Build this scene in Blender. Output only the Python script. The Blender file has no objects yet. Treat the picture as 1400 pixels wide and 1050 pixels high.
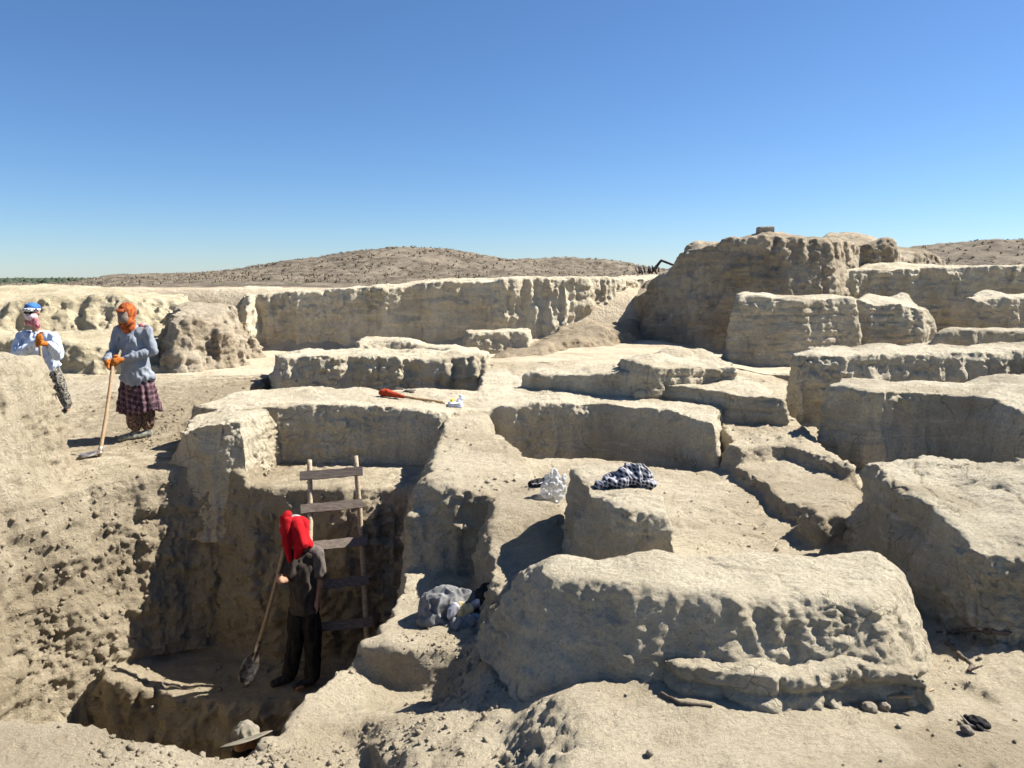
import bpy, math, random
import numpy as np
from mathutils import Vector, Matrix, Euler
PI = math.pi
rnd = random.Random(7)
scene = bpy.context.scene
COL = scene.collection

# ------------------------------------------------------------------ camera
FPX = 1052.0
PITCH = math.radians(7.96)
CP, SP = math.cos(PITCH), math.sin(PITCH)
def ray(u, v):
    xc = (u - 700) / FPX; yc = -(v - 525) / FPX
    return (xc, CP + yc * SP, -SP + yc * CP)
def G(u, v, z):
    """ground position seen at a photo pixel for a surface at height z"""
    d = ray(u, v); t = z / d[2]
    return (d[0] * t, d[1] * t)
def D(u, v, Y):
    """point seen at a photo pixel at distance Y"""
    d = ray(u, v); t = Y / d[1]
    return (d[0] * t, Y, d[2] * t)
def GZ(u, v, z):
    x, y = G(u, v, z); return (x, y, z)

cam = bpy.data.cameras.new('camera'); camo = bpy.data.objects.new('camera', cam); COL.objects.link(camo)
cam.sensor_width = 36; cam.lens = FPX / 1400 * 36; cam.clip_start = .05; cam.clip_end = 20000
camo.rotation_euler = (math.radians(90) - PITCH, 0, 0)
scene.camera = camo

# ------------------------------------------------------------------ light
LX, LY, LZ = .98, .33, 1.02
sl = math.sqrt(LX * LX + LY * LY + LZ * LZ)
EL = math.asin(LZ / sl); AZ = math.atan2(LX, LY)
world = bpy.data.worlds.new('World'); scene.world = world; world.use_nodes = True
nt = world.node_tree; nt.nodes.clear()
sky = nt.nodes.new('ShaderNodeTexSky'); sky.sky_type = 'NISHITA'; sky.sun_disc = False
sky.sun_elevation = EL; sky.sun_rotation = AZ; sky.altitude = 1200; sky.air_density = 1.0; sky.dust_density = .3; sky.ozone_density = 9.0
bg = nt.nodes.new('ShaderNodeBackground'); bg.inputs[1].default_value = .0505 # deep clear sky
hs = nt.nodes.new('ShaderNodeHueSaturation'); hs.inputs['Saturation'].default_value = 1.02; hs.inputs['Value'].default_value = 1.07
wo = nt.nodes.new('ShaderNodeOutputWorld')
nt.links.new(sky.outputs[0], hs.inputs['Color']); nt.links.new(hs.outputs[0], bg.inputs[0]); nt.links.new(bg.outputs[0], wo.inputs[0])
sun = bpy.data.lights.new('sun', 'SUN'); sun.energy = 5.0; sun.angle = math.radians(.5); sun.color = (1, .95, .87)
suno = bpy.data.objects.new('sun', sun); COL.objects.link(suno)
suno.rotation_euler = Vector((LX, LY, LZ)).to_track_quat('Z', 'Y').to_euler(); suno.location = (20, 8, 20)
scene.view_settings.view_transform = 'Standard'; scene.view_settings.look = 'None'
scene.view_settings.exposure = 1.32; scene.view_settings.gamma = 1
scene.cycles.max_bounces = 6; scene.cycles.diffuse_bounces = 4; scene.cycles.transparent_max_bounces = 8

# ------------------------------------------------------------------ noise (numpy gradient noise)
_rs = np.random.RandomState(3)
_perm = np.arange(256); _rs.shuffle(_perm); _perm = np.concatenate([_perm, _perm, _perm]).astype(np.int32)
_g = _rs.normal(size=(256, 3)); _g = (_g / np.linalg.norm(_g, axis=1)[:, None]).astype(np.float32)
def perlin(x, y, z):
    x = np.asarray(x, np.float32); y = np.asarray(y, np.float32); z = np.asarray(z, np.float32)
    xi = np.floor(x).astype(np.int32); yi = np.floor(y).astype(np.int32); zi = np.floor(z).astype(np.int32)
    xf = x - xi; yf = y - yi; zf = z - zi
    xi &= 255; yi &= 255; zi &= 255
    f = lambda t: t * t * t * (t * (t * 6 - 15) + 10)
    U, V_, W = f(xf), f(yf), f(zf)
    def cor(dx, dy, dz):
        h = _perm[_perm[_perm[xi + dx] + yi + dy] + zi + dz]
        g = _g[h]
        return g[..., 0] * (xf - dx) + g[..., 1] * (yf - dy) + g[..., 2] * (zf - dz)
    x00 = cor(0,0,0) * (1 - U) + cor(1,0,0) * U; x10 = cor(0,1,0) * (1 - U) + cor(1,1,0) * U
    x01 = cor(0,0,1) * (1 - U) + cor(1,0,1) * U; x11 = cor(0,1,1) * (1 - U) + cor(1,1,1) * U
    return ((x00 * (1 - V_) + x10 * V_) * (1 - W) + (x01 * (1 - V_) + x11 * V_) * W) * 1.5
def nz(x, y, z, wl, seed=0, oct=1, zs=1., gain=.5):
    """fractal noise; wl = wavelength in metres; zs stretches z frequency"""
    o = 0; a = 1; f = 1. / wl; s = seed * 17.31
    for k in range(oct):
        o = o + a * perlin(x * f + s, y * f + s * .7 + k * 5.2, z * f * zs + s * 1.3)
        a *= gain; f *= 2.03
    return o
def sstep(a, b, x):
    t = np.clip((x - a) / (b - a), 0, 1); return t * t * (3 - 2 * t)

# ------------------------------------------------------------------ mesh helpers
def mk_mesh(name, V, Fs, mat=None, smooth=True):
    me = bpy.data.meshes.new(name)
    V = np.asarray(V, np.float32); Fs = np.asarray(Fs, np.int32); n = Fs.shape[1]
    me.vertices.add(len(V)); me.vertices.foreach_set('co', V.ravel())
    me.loops.add(Fs.size); me.loops.foreach_set('vertex_index', Fs.ravel())
    me.polygons.add(len(Fs)); me.polygons.foreach_set('loop_start', np.arange(0, Fs.size, n, dtype=np.int32))
    me.polygons.foreach_set('loop_total', np.full(len(Fs), n, np.int32))
    if smooth: me.polygons.foreach_set('use_smooth', np.ones(len(Fs), bool))
    me.update(calc_edges=True); me.validate()
    if mat: me.materials.append(mat)
    return me
def obj(name, me, parent=None, loc=None):
    o = bpy.data.objects.new(name, me); COL.objects.link(o)
    if parent is not None: o.parent = parent
    if loc is not None: o.location = loc
    return o
def tag(o, label=None, cat=None, group=None, kind=None):
    if label: o['label'] = label
    if cat: o['category'] = cat
    if group: o['group'] = group
    if kind: o['kind'] = kind
    return o
def empty(name, loc=(0,0,0), rz=0):
    o = bpy.data.objects.new(name, None); COL.objects.link(o); o.location = loc; o.rotation_euler = (0,0,rz)
    o.empty_display_size = .1
    return o
def remesh_me(me, vox):
    """voxel-remesh a mesh datablock, return V, quads"""
    t = bpy.data.objects.new('tmp', me); COL.objects.link(t)
    m = t.modifiers.new('r', 'REMESH'); m.mode = 'VOXEL'; m.voxel_size = vox; m.adaptivity = 0
    dg = bpy.context.evaluated_depsgraph_get(); ev = t.evaluated_get(dg); em = ev.to_mesh()
    V = np.empty(len(em.vertices) * 3, np.float32); em.vertices.foreach_get('co', V); V = V.reshape(-1, 3).astype(np.float64)
    L = np.empty(len(em.loops), np.int32); em.loops.foreach_get('vertex_index', L); Q = L.reshape(-1, 4)
    ev.to_mesh_clear(); bpy.data.objects.remove(t); bpy.data.meshes.remove(me)
    return V, Q
def smooth_v(V, Q, it=1, f=.5):
    n = len(V)
    a = np.concatenate([Q[:, 0], Q[:, 1], Q[:, 2], Q[:, 3]]); b = np.concatenate([Q[:, 1], Q[:, 2], Q[:, 3], Q[:, 0]])
    cnt = np.bincount(a, minlength=n) + np.bincount(b, minlength=n); cnt = np.maximum(cnt, 1)
    for _ in range(it):
        S = np.stack([np.bincount(a, V[b, k], n) + np.bincount(b, V[a, k], n) for k in range(3)], 1) / cnt[:, None]
        V = V + f * (S - V)
    return V
def normals(V, Q):
    d1 = V[Q[:, 2]] - V[Q[:, 0]]; d2 = V[Q[:, 3]] - V[Q[:, 1]]; N = np.cross(d1, d2)
    out = np.zeros_like(V)
    for c in range(4):
        for k in range(3): out[:, k] += np.bincount(Q[:, c], N[:, k], len(V))
    return out / np.maximum(np.linalg.norm(out, axis=1), 1e-12)[:, None]
def keep(V, Q, m):
    Q = Q[m]; used = np.zeros(len(V), bool); used[Q.ravel()] = True
    idx = np.cumsum(used) - 1
    return V[used], idx[Q].astype(np.int32)
def sdpoly(X, Y, poly):
    """signed distance, negative inside"""
    d = np.full(X.shape, 1e9); s = np.ones(X.shape)
    n = len(poly)
    for i in range(n):
        ax, ay = poly[i][0], poly[i][1]; bx, by = poly[i-1][0], poly[i-1][1]
        ex, ey = bx - ax, by - ay; wx, wy = X - ax, Y - ay
        t = np.clip((wx * ex + wy * ey) / (ex * ex + ey * ey + 1e-12), 0, 1)
        d = np.minimum(d, (wx - ex * t) ** 2 + (wy - ey * t) ** 2)
        c1 = Y >= ay; c2 = Y < by; c3 = ex * wy > ey * wx
        flip = (c1 & c2 & c3) | (~c1 & ~c2 & ~c3)
        s = np.where(flip, -s, s)
    return np.sqrt(d) * s
def grid_solid(xs, ys, H, zb, mask):
    """closed solid under a height grid; mask = cells kept"""
    nx, ny = len(xs), len(ys)
    X, Y = np.meshgrid(xs, ys, indexing='ij'); N = nx * ny
    V = np.concatenate([np.stack([X.ravel(), Y.ravel(), H.ravel()], 1), np.stack([X.ravel(), Y.ravel(), np.full(N, zb)], 1)])
    I = np.arange(N).reshape(nx, ny)
    a, b, c, d = I[:-1, :-1], I[1:, :-1], I[1:, 1:], I[:-1, 1:]
    m = mask
    top = np.stack([a[m], b[m], c[m], d[m]], 1); bot = top[:, ::-1] + N
    mp = np.pad(m, 1); S = []
    cells = ((a, b, (1, 0)), (c, d, (1, 2)), (d, a, (0, 1)), (b, c, (2, 1)))
    for p, q, (ox, oy) in cells:
        nb = mp[ox:ox + nx - 1, oy:oy + ny - 1]
        e = m & ~nb
        S.append(np.stack([p[e], p[e] + N, q[e] + N, q[e]], 1))
    Q = np.concatenate([top, bot] + S)
    return keep(V, Q, np.ones(len(Q), bool))

# ------------------------------------------------------------------ materials
class NT:
    def __init__(s, m): s.t = m.node_tree
    def n(s, k, **kw):
        x = s.t.nodes.new(k)
        for a, b in kw.items():
            if a.startswith('i_'):
                key = a[2:]; key = int(key) if key.isdigit() else key.replace('_', ' ')
                v = b
                if hasattr(v, 'is_linked') or isinstance(v, bpy.types.NodeSocket): s.t.links.new(v, x.inputs[key])
                else: x.inputs[key].default_value = v
            else: setattr(x, a, b)
        return x
def new_mat(name):
    m = bpy.data.materials.new(name); m.use_nodes = True; m.node_tree.nodes.clear(); return m
def math_(t, op, a, b=0.5, clamp=False):
    x = t.n('ShaderNodeMath', operation=op, use_clamp=clamp)
    for i, v in enumerate((a, b)):
        if isinstance(v, bpy.types.NodeSocket): t.t.links.new(v, x.inputs[i])
        else: x.inputs[i].default_value = v
    return x.outputs[0]
def mix_(t, fac, a, b):
    x = t.n('ShaderNodeMix', data_type='RGBA')
    for i, v in ((0, fac), (6, a), (7, b)):
        if isinstance(v, bpy.types.NodeSocket): t.t.links.new(v, x.inputs[i])
        else: x.inputs[i].default_value = v if i == 0 else (*v, 1)
    return x.outputs[2]
def ramp_(t, fac, lo, hi):
    x = t.n('ShaderNodeMapRange', interpolation_type='SMOOTHSTEP'); t.t.links.new(fac, x.inputs[0])
    x.inputs[1].default_value = lo; x.inputs[2].default_value = hi
    return x.outputs[0]
def noise_(t, vec, sc, det=6, rough=.55, dist=0.):
    x = t.n('ShaderNodeTexNoise'); t.t.links.new(vec, x.inputs['Vector'])
    x.inputs['Scale'].default_value = sc; x.inputs['Detail'].default_value = det; x.inputs['Roughness'].default_value = rough
    x.inputs['Distortion'].default_value = dist
    return x.outputs[0]
def earth_mat(name, light, dark, spot, bump=1., specks=.5, streak=.4, grit=1., fresh=False, cracks=1.):
    m = new_mat(name); t = NT(m)
    pos = t.n('ShaderNodeNewGeometry').outputs['Position']
    st = t.n('ShaderNodeMapping'); t.t.links.new(pos, st.inputs[0]); st.inputs['Scale'].default_value = (1, 1, .28)
    hz = t.n('ShaderNodeMapping'); t.t.links.new(pos, hz.inputs[0]); hz.inputs['Scale'].default_value = (.5, .5, 3.2)
    big = noise_(t, pos, 1.1, 5, .6); mid = noise_(t, pos, 6, 8, .65); fine = noise_(t, pos, 42, 6, .7)
    strk = noise_(t, st.outputs[0], 9, 6, .6); lay = noise_(t, hz.outputs[0], 4.5, 5, .6)
    c = mix_(t, ramp_(t, big, .38, .66), light, dark)
    c = mix_(t, math_(t, 'MULTIPLY', ramp_(t, mid, .42, .75), .55), c, spot)
    c = mix_(t, math_(t, 'MULTIPLY', ramp_(t, strk, .5, .72), streak), c, tuple(x * .8 for x in dark))
    c = mix_(t, math_(t, 'MULTIPLY', ramp_(t, lay, .52, .66), .5), c, tuple(x * 1.12 for x in light))
    if fresh:   # brown freshly dug soil on the terrace behind the workers, and a browner patch low in the pit
        for cen, rad, k in (((-3.7, 10.6, -1.8), 2.5, .85), ((-3.0, 7.2, -3.3), 2.3, .6), ((2.9, 6.2, -2.), 1.0, .35), ((.1, 5.7, -1.9), .9, .4)):
            d = t.n('ShaderNodeVectorMath', operation='DISTANCE'); t.t.links.new(pos, d.inputs[0]); d.inputs[1].default_value = cen
            f = math_(t, 'ADD', math_(t, 'MULTIPLY', d.outputs['Value'], 1. / rad), math_(t, 'MULTIPLY', math_(t, 'SUBTRACT', mid, .5), 2.2))
            c = mix_(t, math_(t, 'MULTIPLY', math_(t, 'SUBTRACT', 1., ramp_(t, f, .6, 1.15)), k), c, (.33, .265, .175))
    # little dark pits and straw specks
    vo = t.n('ShaderNodeTexVoronoi', feature='F1'); t.t.links.new(pos, vo.inputs['Vector']); vo.inputs['Scale'].default_value = 26
    pit = math_(t, 'MULTIPLY', math_(t, 'SUBTRACT', 1., ramp_(t, vo.outputs['Distance'], .06, .2)), ramp_(t, noise_(t, pos, 3.1, 3), .52, .62))
    c = mix_(t, math_(t, 'MULTIPLY', pit, specks), c, tuple(x * .38 for x in dark))
    c = mix_(t, math_(t, 'MULTIPLY', ramp_(t, fine, .44, .66), .5), c, tuple(x * .72 for x in dark))
    # drying cracks
    wp = t.n('ShaderNodeVectorMath', operation='MULTIPLY_ADD'); nn_ = t.n('ShaderNodeTexNoise'); t.t.links.new(pos, nn_.inputs['Vector']); nn_.inputs['Scale'].default_value = 5; nn_.inputs['Detail'].default_value = 5
    t.t.links.new(nn_.outputs['Color'], wp.inputs[0]); wp.inputs[1].default_value = (.22, .22, .22); t.t.links.new(pos, wp.inputs[2])
    ck = t.n('ShaderNodeTexVoronoi', feature='DISTANCE_TO_EDGE'); t.t.links.new(wp.outputs[0], ck.inputs['Vector']); ck.inputs['Scale'].default_value = 3.3
    crk = math_(t, 'MULTIPLY', math_(t, 'SUBTRACT', 1., ramp_(t, ck.outputs['Distance'], .0, .022)), math_(t, 'MULTIPLY', ramp_(t, noise_(t, pos, 1.7, 3), .5, .6), cracks))
    c = mix_(t, math_(t, 'MULTIPLY', crk, .55), c, tuple(x * .4 for x in dark))
    # bump
    vs = t.n('ShaderNodeTexVoronoi', feature='F1'); t.t.links.new(pos, vs.inputs['Vector']); vs.inputs['Scale'].default_value = 55
    h = math_(t, 'ADD', math_(t, 'MULTIPLY', noise_(t, pos, 14, 12, .8), .07), math_(t, 'MULTIPLY', noise_(t, pos, 70, 6, .8), .02 * grit))
    h = math_(t, 'ADD', h, math_(t, 'MULTIPLY', noise_(t, st.outputs[0], 22, 8, .7), .012))
    ch = t.n('ShaderNodeMapping'); t.t.links.new(pos, ch.inputs[0]); ch.inputs['Scale'].default_value = (.7, .7, 2.2)
    h = math_(t, 'ADD', h, math_(t, 'MULTIPLY', math_(t, 'ABSOLUTE', math_(t, 'SUBTRACT', noise_(t, ch.outputs[0], 7, 9, .66, .2), .5)), .045))
    h = math_(t, 'SUBTRACT', h, math_(t, 'MULTIPLY', pit, .012))
    h = math_(t, 'SUBTRACT', h, math_(t, 'MULTIPLY', crk, .012))
    bp = t.n('ShaderNodeBump'); bp.inputs['Strength'].default_value = min(1, bump); bp.inputs['Distance'].default_value = 1.0 * max(1, bump)
    t.t.links.new(h, bp.inputs['Height'])
    b = t.n('ShaderNodeBsdfPrincipled'); b.inputs['Roughness'].default_value = .95; b.inputs['Specular IOR Level'].default_value = .12
    t.t.links.new(c, b.inputs['Base Color']); t.t.links.new(bp.outputs[0], b.inputs['Normal'])
    o = t.n('ShaderNodeOutputMaterial'); t.t.links.new(b.outputs[0], o.inputs[0])
    return m
M_WALL = earth_mat('mud_brick', (.73, .65, .485), (.53, .455, .325), (.57, .485, .34))
M_WALL_G = earth_mat('grey_mud', (.69, .62, .47), (.47, .405, .29), (.53, .46, .33), streak=.3)
M_WALL_Y = earth_mat('yellow_loess', (.62, .54, .375), (.48, .405, .265), (.55, .465, .31), streak=.3)
M_RED = earth_mat('brown_mud', (.50, .43, .32), (.31, .25, .17), (.40, .33, .235), streak=.5)
M_SOIL = earth_mat('dry_soil', (.66, .575, .42), (.47, .395, .275), (.54, .45, .31), bump=1., specks=.45, streak=.1, grit=1.5, fresh=True, cracks=.12)
M_BROWN = earth_mat('brown_soil', (.42, .345, .24), (.31, .25, .17), (.36, .29, .2), grit=1.6, cracks=0.)
# ------------------------------------------------------------------ displacement of earth surfaces
def earth_disp(V, N, amp=1., soil=0.):
    x, y, z = V[:, 0], V[:, 1], V[:, 2]
    side = 1 - sstep(.45, .85, np.abs(N[:, 2]))
    lo = nz(x, y, z, .55, 1, 2) * .035
    md = nz(x, y, z, .17, 2, 3, gain=.55)
    flt = nz(x, y, z, .11, 3, 2, zs=.3) * .016 * side
    lay = nz(x, y, z, .6, 4, 3, zs=4.) * .022 * side
    cr = np.abs(nz(x, y, z, .3, 5, 2)); crack = -np.exp(-(cr / .035) ** 2) * .018 * (nz(x, y, z, .9, 6) > .12)
    msk = sstep(-.15, .4, nz(x, y, z, .8, 7, 2))
    rid = np.abs(nz(x + .05 * nz(x, y, z, .3, 12), y, z * 1.5, .24, 9, 4, gain=.68)) - .25
    rough = md * (.006 + .010 * side * msk + .012 * soil * msk) + rid * (.010 + .028 * side * msk + .026 * soil * msk)
    fine = (np.abs(nz(x, y, z, .06, 8, 3, gain=.65)) - .3) * (.006 + .012 * side * msk + .018 * soil * msk)
    fine = fine + nz(x, y, z, .028, 10, 2, gain=.7) * .0035
    return amp * (lo + rough + flt + lay + crack + fine)
def holes_disp(V, N, seed, n, amp=.05, rmin=.012, rmax=.035):
    """animal burrows and root holes on the upright faces"""
    rs = np.random.RandomState(seed); side = np.where(np.abs(N[:, 2]) < .4)[0]
    d = np.zeros(len(V))
    if len(side) == 0: return d
    for i in rs.choice(side, n):
        r = rs.uniform(rmin, rmax) * (1 + .8 * (rs.rand() < .2)); q = ((V - V[i]) ** 2); q = (q[:, 0] + q[:, 1] + q[:, 2] * rs.uniform(.5, 1.2)) / r ** 2
        d -= np.exp(-q * q) * amp * rs.uniform(.5, 1)
    return d
def brick_disp(V, side, ph=0.):
    """worn mud-brick courses"""
    u = V[:, 0] * .96 + V[:, 1] * .28 + nz(V[:,0], V[:,1], V[:,2], .5, 21) * .05
    z = V[:, 2] + nz(V[:,0], V[:,1], V[:,2], .7, 22) * .035 + ph
    H, Wd = .135, .42
    row = np.floor(z / H); fz = np.abs(z / H - row - .5) * H
    fu = np.abs(((u / Wd + .5 * (row % 2) + np.sin(row * 7.7) * .15) % 1) - .5) * Wd
    jz = np.exp(-((H / 2 - fz) / .014) ** 2); ju = np.exp(-((Wd / 2 - fu) / .012) ** 2)
    k = sstep(-.25, .25, nz(V[:,0], V[:,1], V[:,2], .7, 23, 2))
    rec = perlin(row * 3.1 + 7, np.floor(u / Wd + .5 * (row % 2)) * 2.7, row * 0 + .5)
    return side * k * (-.028 * np.maximum(jz, ju) + .03 * rec)

WALLS = []
def wall(name, label, cat, pts, base, vox=.03, b=.16, r=.07, warp=.06, amp=1., mat=None, brick=False, holes=0, group=None, bumps=(), tnoise=.03, seed=1, bc=None, hr=(.012, .035)):
    """one earthen wall or block: pts = outline of its top as (x, y, z)"""
    P = np.array(pts); H = P[:, 2].max() - base; mg = b * H + r + warp + .1
    if bumps: mg += .1
    xs = np.arange(P[:, 0].min() - mg, P[:, 0].max() + mg, vox * 1.0); ys = np.arange(P[:, 1].min() - mg, P[:, 1].max() + mg, vox * 1.0)
    X, Y = np.meshgrid(xs, ys, indexing='ij')
    d = sdpoly(X, Y, pts) - r * .45
    d = d + warp * (nz(X, Y, 0 * X, .7, seed, 2) + .6 * nz(X, Y, 0 * X, .2, seed + 3, 3, gain=.65) + .3 * nz(X, Y, 0*X, .06, seed+5))
    w = 0; zt = 0
    for p in pts:
        q = 1 / ((X - p[0]) ** 2 + (Y - p[1]) ** 2 + .01) ** 1.25; w = w + q; zt = zt + q * p[2]
    zt = zt / w + tnoise * nz(X, Y, 0 * X, .6, seed + 9, 3)
    for bx, by, br, bz in bumps: zt = zt + bz * np.exp(-(((X - bx) ** 2 + (Y - by) ** 2) / br ** 2) ** 2)
    s = np.maximum(d + r, 0)
    drop = np.where(s < r, s * s / (2 * r * b), r / (2 * b) + (s - r) / b)
    Hh = zt - drop; ok = Hh > base
    Hh = np.maximum(Hh, base + vox * .5)
    m = ok[:-1, :-1] | ok[1:, :-1] | ok[1:, 1:] | ok[:-1, 1:]
    V, Q = grid_solid(xs, ys, Hh, base - vox * 1.5, m)
    V, Q = remesh_me(mk_mesh('t', V, Q, smooth=False), vox)
    V = smooth_v(V, Q, 3, .5); N = normals(V, Q)
    dd = earth_disp(V, N, amp)
    if brick: dd = dd + brick_disp(V, 1 - sstep(.5, .85, N[:, 2]), .03)
    if holes: dd = dd + holes_disp(V, N, seed, holes, .03 + vox, *hr)
    V = V + N * dd[:, None]
    V, Q = keep(V, Q, ~((N[Q[:, 0], 2] < -.6) & (V[Q[:, 0], 2] < base + .08)))
    c = np.array([P[:, 0].mean(), P[:, 1].mean(), base]) if bc is None else np.array(bc)
    o = obj(name, mk_mesh(name, V - c, Q, mat or M_WALL), loc=c)
    tag(o, label, cat, group, kind='thing'); WALLS.append(o)
    return o

# ------------------------------------------------------------------ near ground as a height grid, then a voxel skin
NX0, NX1, NY0, NY1 = -9.0, 9.4, 2.0, 13.0
def bg_h(X, Y):
    h = -2.0 + .36 * sstep(8.6, 13, Y)
    h = h + .035 * nz(X, Y, 0 * X, 2.3, 40, 3)
    h = h + .2 * sstep(-1.6, -.4, X) * sstep(4.6, 3.2, X) * sstep(10.6, 12.4, Y)
    far = sstep(16.9, 18.6, Y - .9 * sstep(-2, 3, X) - 5.2 * sstep(3, 5, X) + .8 * nz(X, Y, 0 * X, 4, 41))
    h = h * (1 - far) + far * (-.28)
    return h
def hills(X, Y):
    f = sstep(19, 26, Y)
    n = nz(X, Y, 0 * X, 7, 42, 3)
    def bump(cx, cy, rx, ry, z): return z * np.exp(-(((X - cx) / rx) ** 2 + ((Y - cy) / ry) ** 2))
    h = f * (.15 * n)
    h = h + bump(-6.2, 45, 8.5, 11, 1.85) + bump(-23, 50, 6, 9, .42) + bump(5.5, 56, 7, 8, 1.45) + bump(31, 45, 8, 8, 2.05) + bump(23, 47, 6, 8, 1.15) + bump(-9, 27, 4, 4, .1)
    lf = sstep(-.50, -.60, X / np.maximum(Y, 1)) * sstep(21, 30, Y); h = h * (1 - lf)
    dropf = sstep(60, 120, np.sqrt(X * X * .5 + Y * Y) + 4 * n + 34 * lf)
    # the mound is high above the river plain
    return h * (1 - dropf) - dropf * 10.5
xs = np.arange(NX0, NX1 + .001, .02); ys = np.arange(NY0, NY1 + .001, .02)
X, Y = np.meshgrid(xs, ys, indexing='ij')
HG = bg_h(X, Y)
def paint(poly, z, w=.06, warp=.05, seed=50, fn=None):
    """lay a level into the height grid inside a plan outline"""
    global HG
    p = np.array([q[:2] for q in poly]); m = w + warp * 2 + .1
    i0, i1 = np.searchsorted(xs, [p[:, 0].min() - m, p[:, 0].max() + m]); j0, j1 = np.searchsorted(ys, [p[:, 1].min() - m, p[:, 1].max() + m])
    x, y = X[i0:i1, j0:j1], Y[i0:i1, j0:j1]
    if x.size == 0: return
    d = sdpoly(x, y, poly) + warp * (nz(x, y, 0 * x, .6, seed, 2) + .5 * nz(x, y, 0 * x, .15, seed + 1, 2))
    t = sstep(-w, w, -d)
    zz = fn(x, y) if fn else z
    HG[i0:i1, j0:j1] = HG[i0:i1, j0:j1] * (1 - t) + zz * t
nn = lambda x, y, wl, s, o=2: nz(x, y, 0 * x, wl, s, o)
def idw(pts):
    def f(x, y):
        w = 0; z = 0
        for p in pts:
            q = 1 / ((x - p[0]) ** 2 + (y - p[1]) ** 2 + .02) ** 1.5; w = w + q; z = z + q * p[2]
        return z / w
    return f
# left bank (tall remnant behind the pit's west face)
paint([(-4.70, 1.5), (-4.60, 6.6), (-4.50, 7.45), (-4.64, 7.85), (-5.4, 8.2), (-6.2, 8.2), (-6.5, 5), (-6.3, 1.5)], -.8, .17, .08, 51,
      lambda x, y: -.80 + .06 * nn(x, y, .8, 9) + .1 * sstep(7.2, 6.2, y))
# spine of earth between pit and room
paint([G(603, 572, -1.65), G(568, 662, -1.78), G(600, 672, -1.78), G(664, 690, -1.8), G(664, 740, -1.85), (-.2, 5.2), (-.08, 5.0), (.2, 4.9), (.5, 4.85), (.5, 5.3), (.35, 6.4), (.15, 7.6), G(680, 597, -1.8), (-.2, 9.2), (-1.2, 9.4)], -1.78, .10, .04, 53,
      lambda x, y: -1.8 + .13 * sstep(7, 8.8, y) + .03 * nn(x, y, .7, 11) + .06 * sstep(.1, -.6, x) - .25 * sstep(6.0, 5.2, y))
# step terraces east of the room
paint([G(985, 560, -1.6), G(1080, 556, -1.55), G(1112, 580, -1.62), G(1130, 603, -1.66), G(1175, 655, -1.85), G(1150, 660, -1.85), G(1075, 622, -1.75), G(1010, 618, -1.75), G(984, 603, -1.72)], -1.7, .05, .04, 54,
      lambda x, y: -1.72 + .10 * sstep(7.4, 9.2, y))
paint([G(1003, 632, -1.85), G(1075, 626, -1.85), G(1155, 655, -1.85), G(1180, 668, -1.88), G(1165, 695, -1.88), G(1110, 705, -1.9), G(1068, 690, -1.9), G(1040, 662, -1.9), G(1018, 650, -1.9)], -1.86, .04, .04, 55)
# lump beside the near right block
paint([G(1095, 690, -1.78), G(1140, 682, -1.78), G(1175, 690, -1.8), G(1170, 715, -1.82), G(1120, 712, -1.8)], -1.78, .07, .04, 56)
# near ground: sunken part left of the front wall
paint([(-1.5, 1.5), (-1.5, 4.9), (-.15, 4.95), (.25, 4.75), (.9, 4.3), G(905, 905, -2.02), G(760, 950, -2.1), G(735, 985, -2.15), (.08, 2.6), (.0, 1.5)], -2.4, .26, .05, 57,
      lambda x, y: -2.05 - .17 * sstep(.7, -.1, x) - .40 * sstep(-.05, -.5, x) * sstep(3.75, 4.45, y) - .20 * sstep(-.1, -.9, x) * (1 - sstep(3.75, 4.45, y)) + .04 * nn(x, y, .35, 12))
# niche with the jacket, its front step
paint([G(545, 772, -2.4), G(664, 772, -2.4), (-.22, 5.3), (-.16, 4.95), (-.2, 4.72), (-.5, 4.68), (-.9, 4.72), (-1.35, 4.68), (-1.4, 4.9), (-1.05, 5.1), (-1.1, 6.3)], -2.42, .06, .05, 58,
      lambda x, y: -2.42 + .03 * nn(x, y, .4, 13) + .05 * sstep(5.2, 4.7, y))
# smooth lobe at the pit's corner
paint([(-1.75, 1.5), (-1.6, 3.0), (-1.4, 3.6), (-1.45, 4.1), (-1.3, 4.5), (-1.0, 4.5), (-.85, 4.0), (-.7, 3.4), (-.75, 1.5)], -2.48, .14, .05, 59,
      lambda x, y: -2.5 + .05 * nn(x, y, .5, 14))
# near rim strip
paint([(-7, 1.5), (-7, 3.35), (-4.6, 3.4), (-2.4, 3.38), (-1.9, 3.3), (-1.62, 3.32), (-1.55, 3.1), (-1.6, 1.5)], -2.22, .12, .03, 60)
# ledge under the pit's back wall
paint([(-2.75, 7.3), (-2.75, 8.9), (-.9, 8.9), (-.95, 7.2)], -2.15, .06, .03, 61)
# the pit
paint([(-4.42, 3.42), (-4.5, 5.2), (-4.48, 6.0), (-4.38, 6.55), (-4.08, 7.05), (-3.78, 7.45), (-3.45, 7.74), (-3.1, 7.8), (-2.65, 7.6), (-2.0, 7.58), (-1.5, 7.56), (-1.08, 7.56), (-1.0, 6.9), (-.98, 6.45), (-1.1, 6.2), (-1.06, 5.2), (-1.24, 5.0), (-1.34, 4.8), (-1.42, 4.4), (-1.5, 4.0), (-1.62, 3.42)], -3.92, .13, .05, 62,
      lambda x, y: -3.92 + .25 * sstep(-3.3, -4.1, x + .5 * (y - 7)) + .03 * nn(x, y, .4, 15))
paint([(-4.4, 2.9), (-4.42, 5.6), (-4.36, 6.3), (-4.15, 6.8), (-3.98, 6.92), (-3.8, 6.72), (-3.4, 6.72), (-2.9, 6.62), (-2.2, 6.6), (-1.5, 6.72), (-1.0, 6.6), (-1.0, 5.0), (-1.35, 4.3), (-1.45, 2.9)], -5.0, .12, .06, 63)
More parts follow.
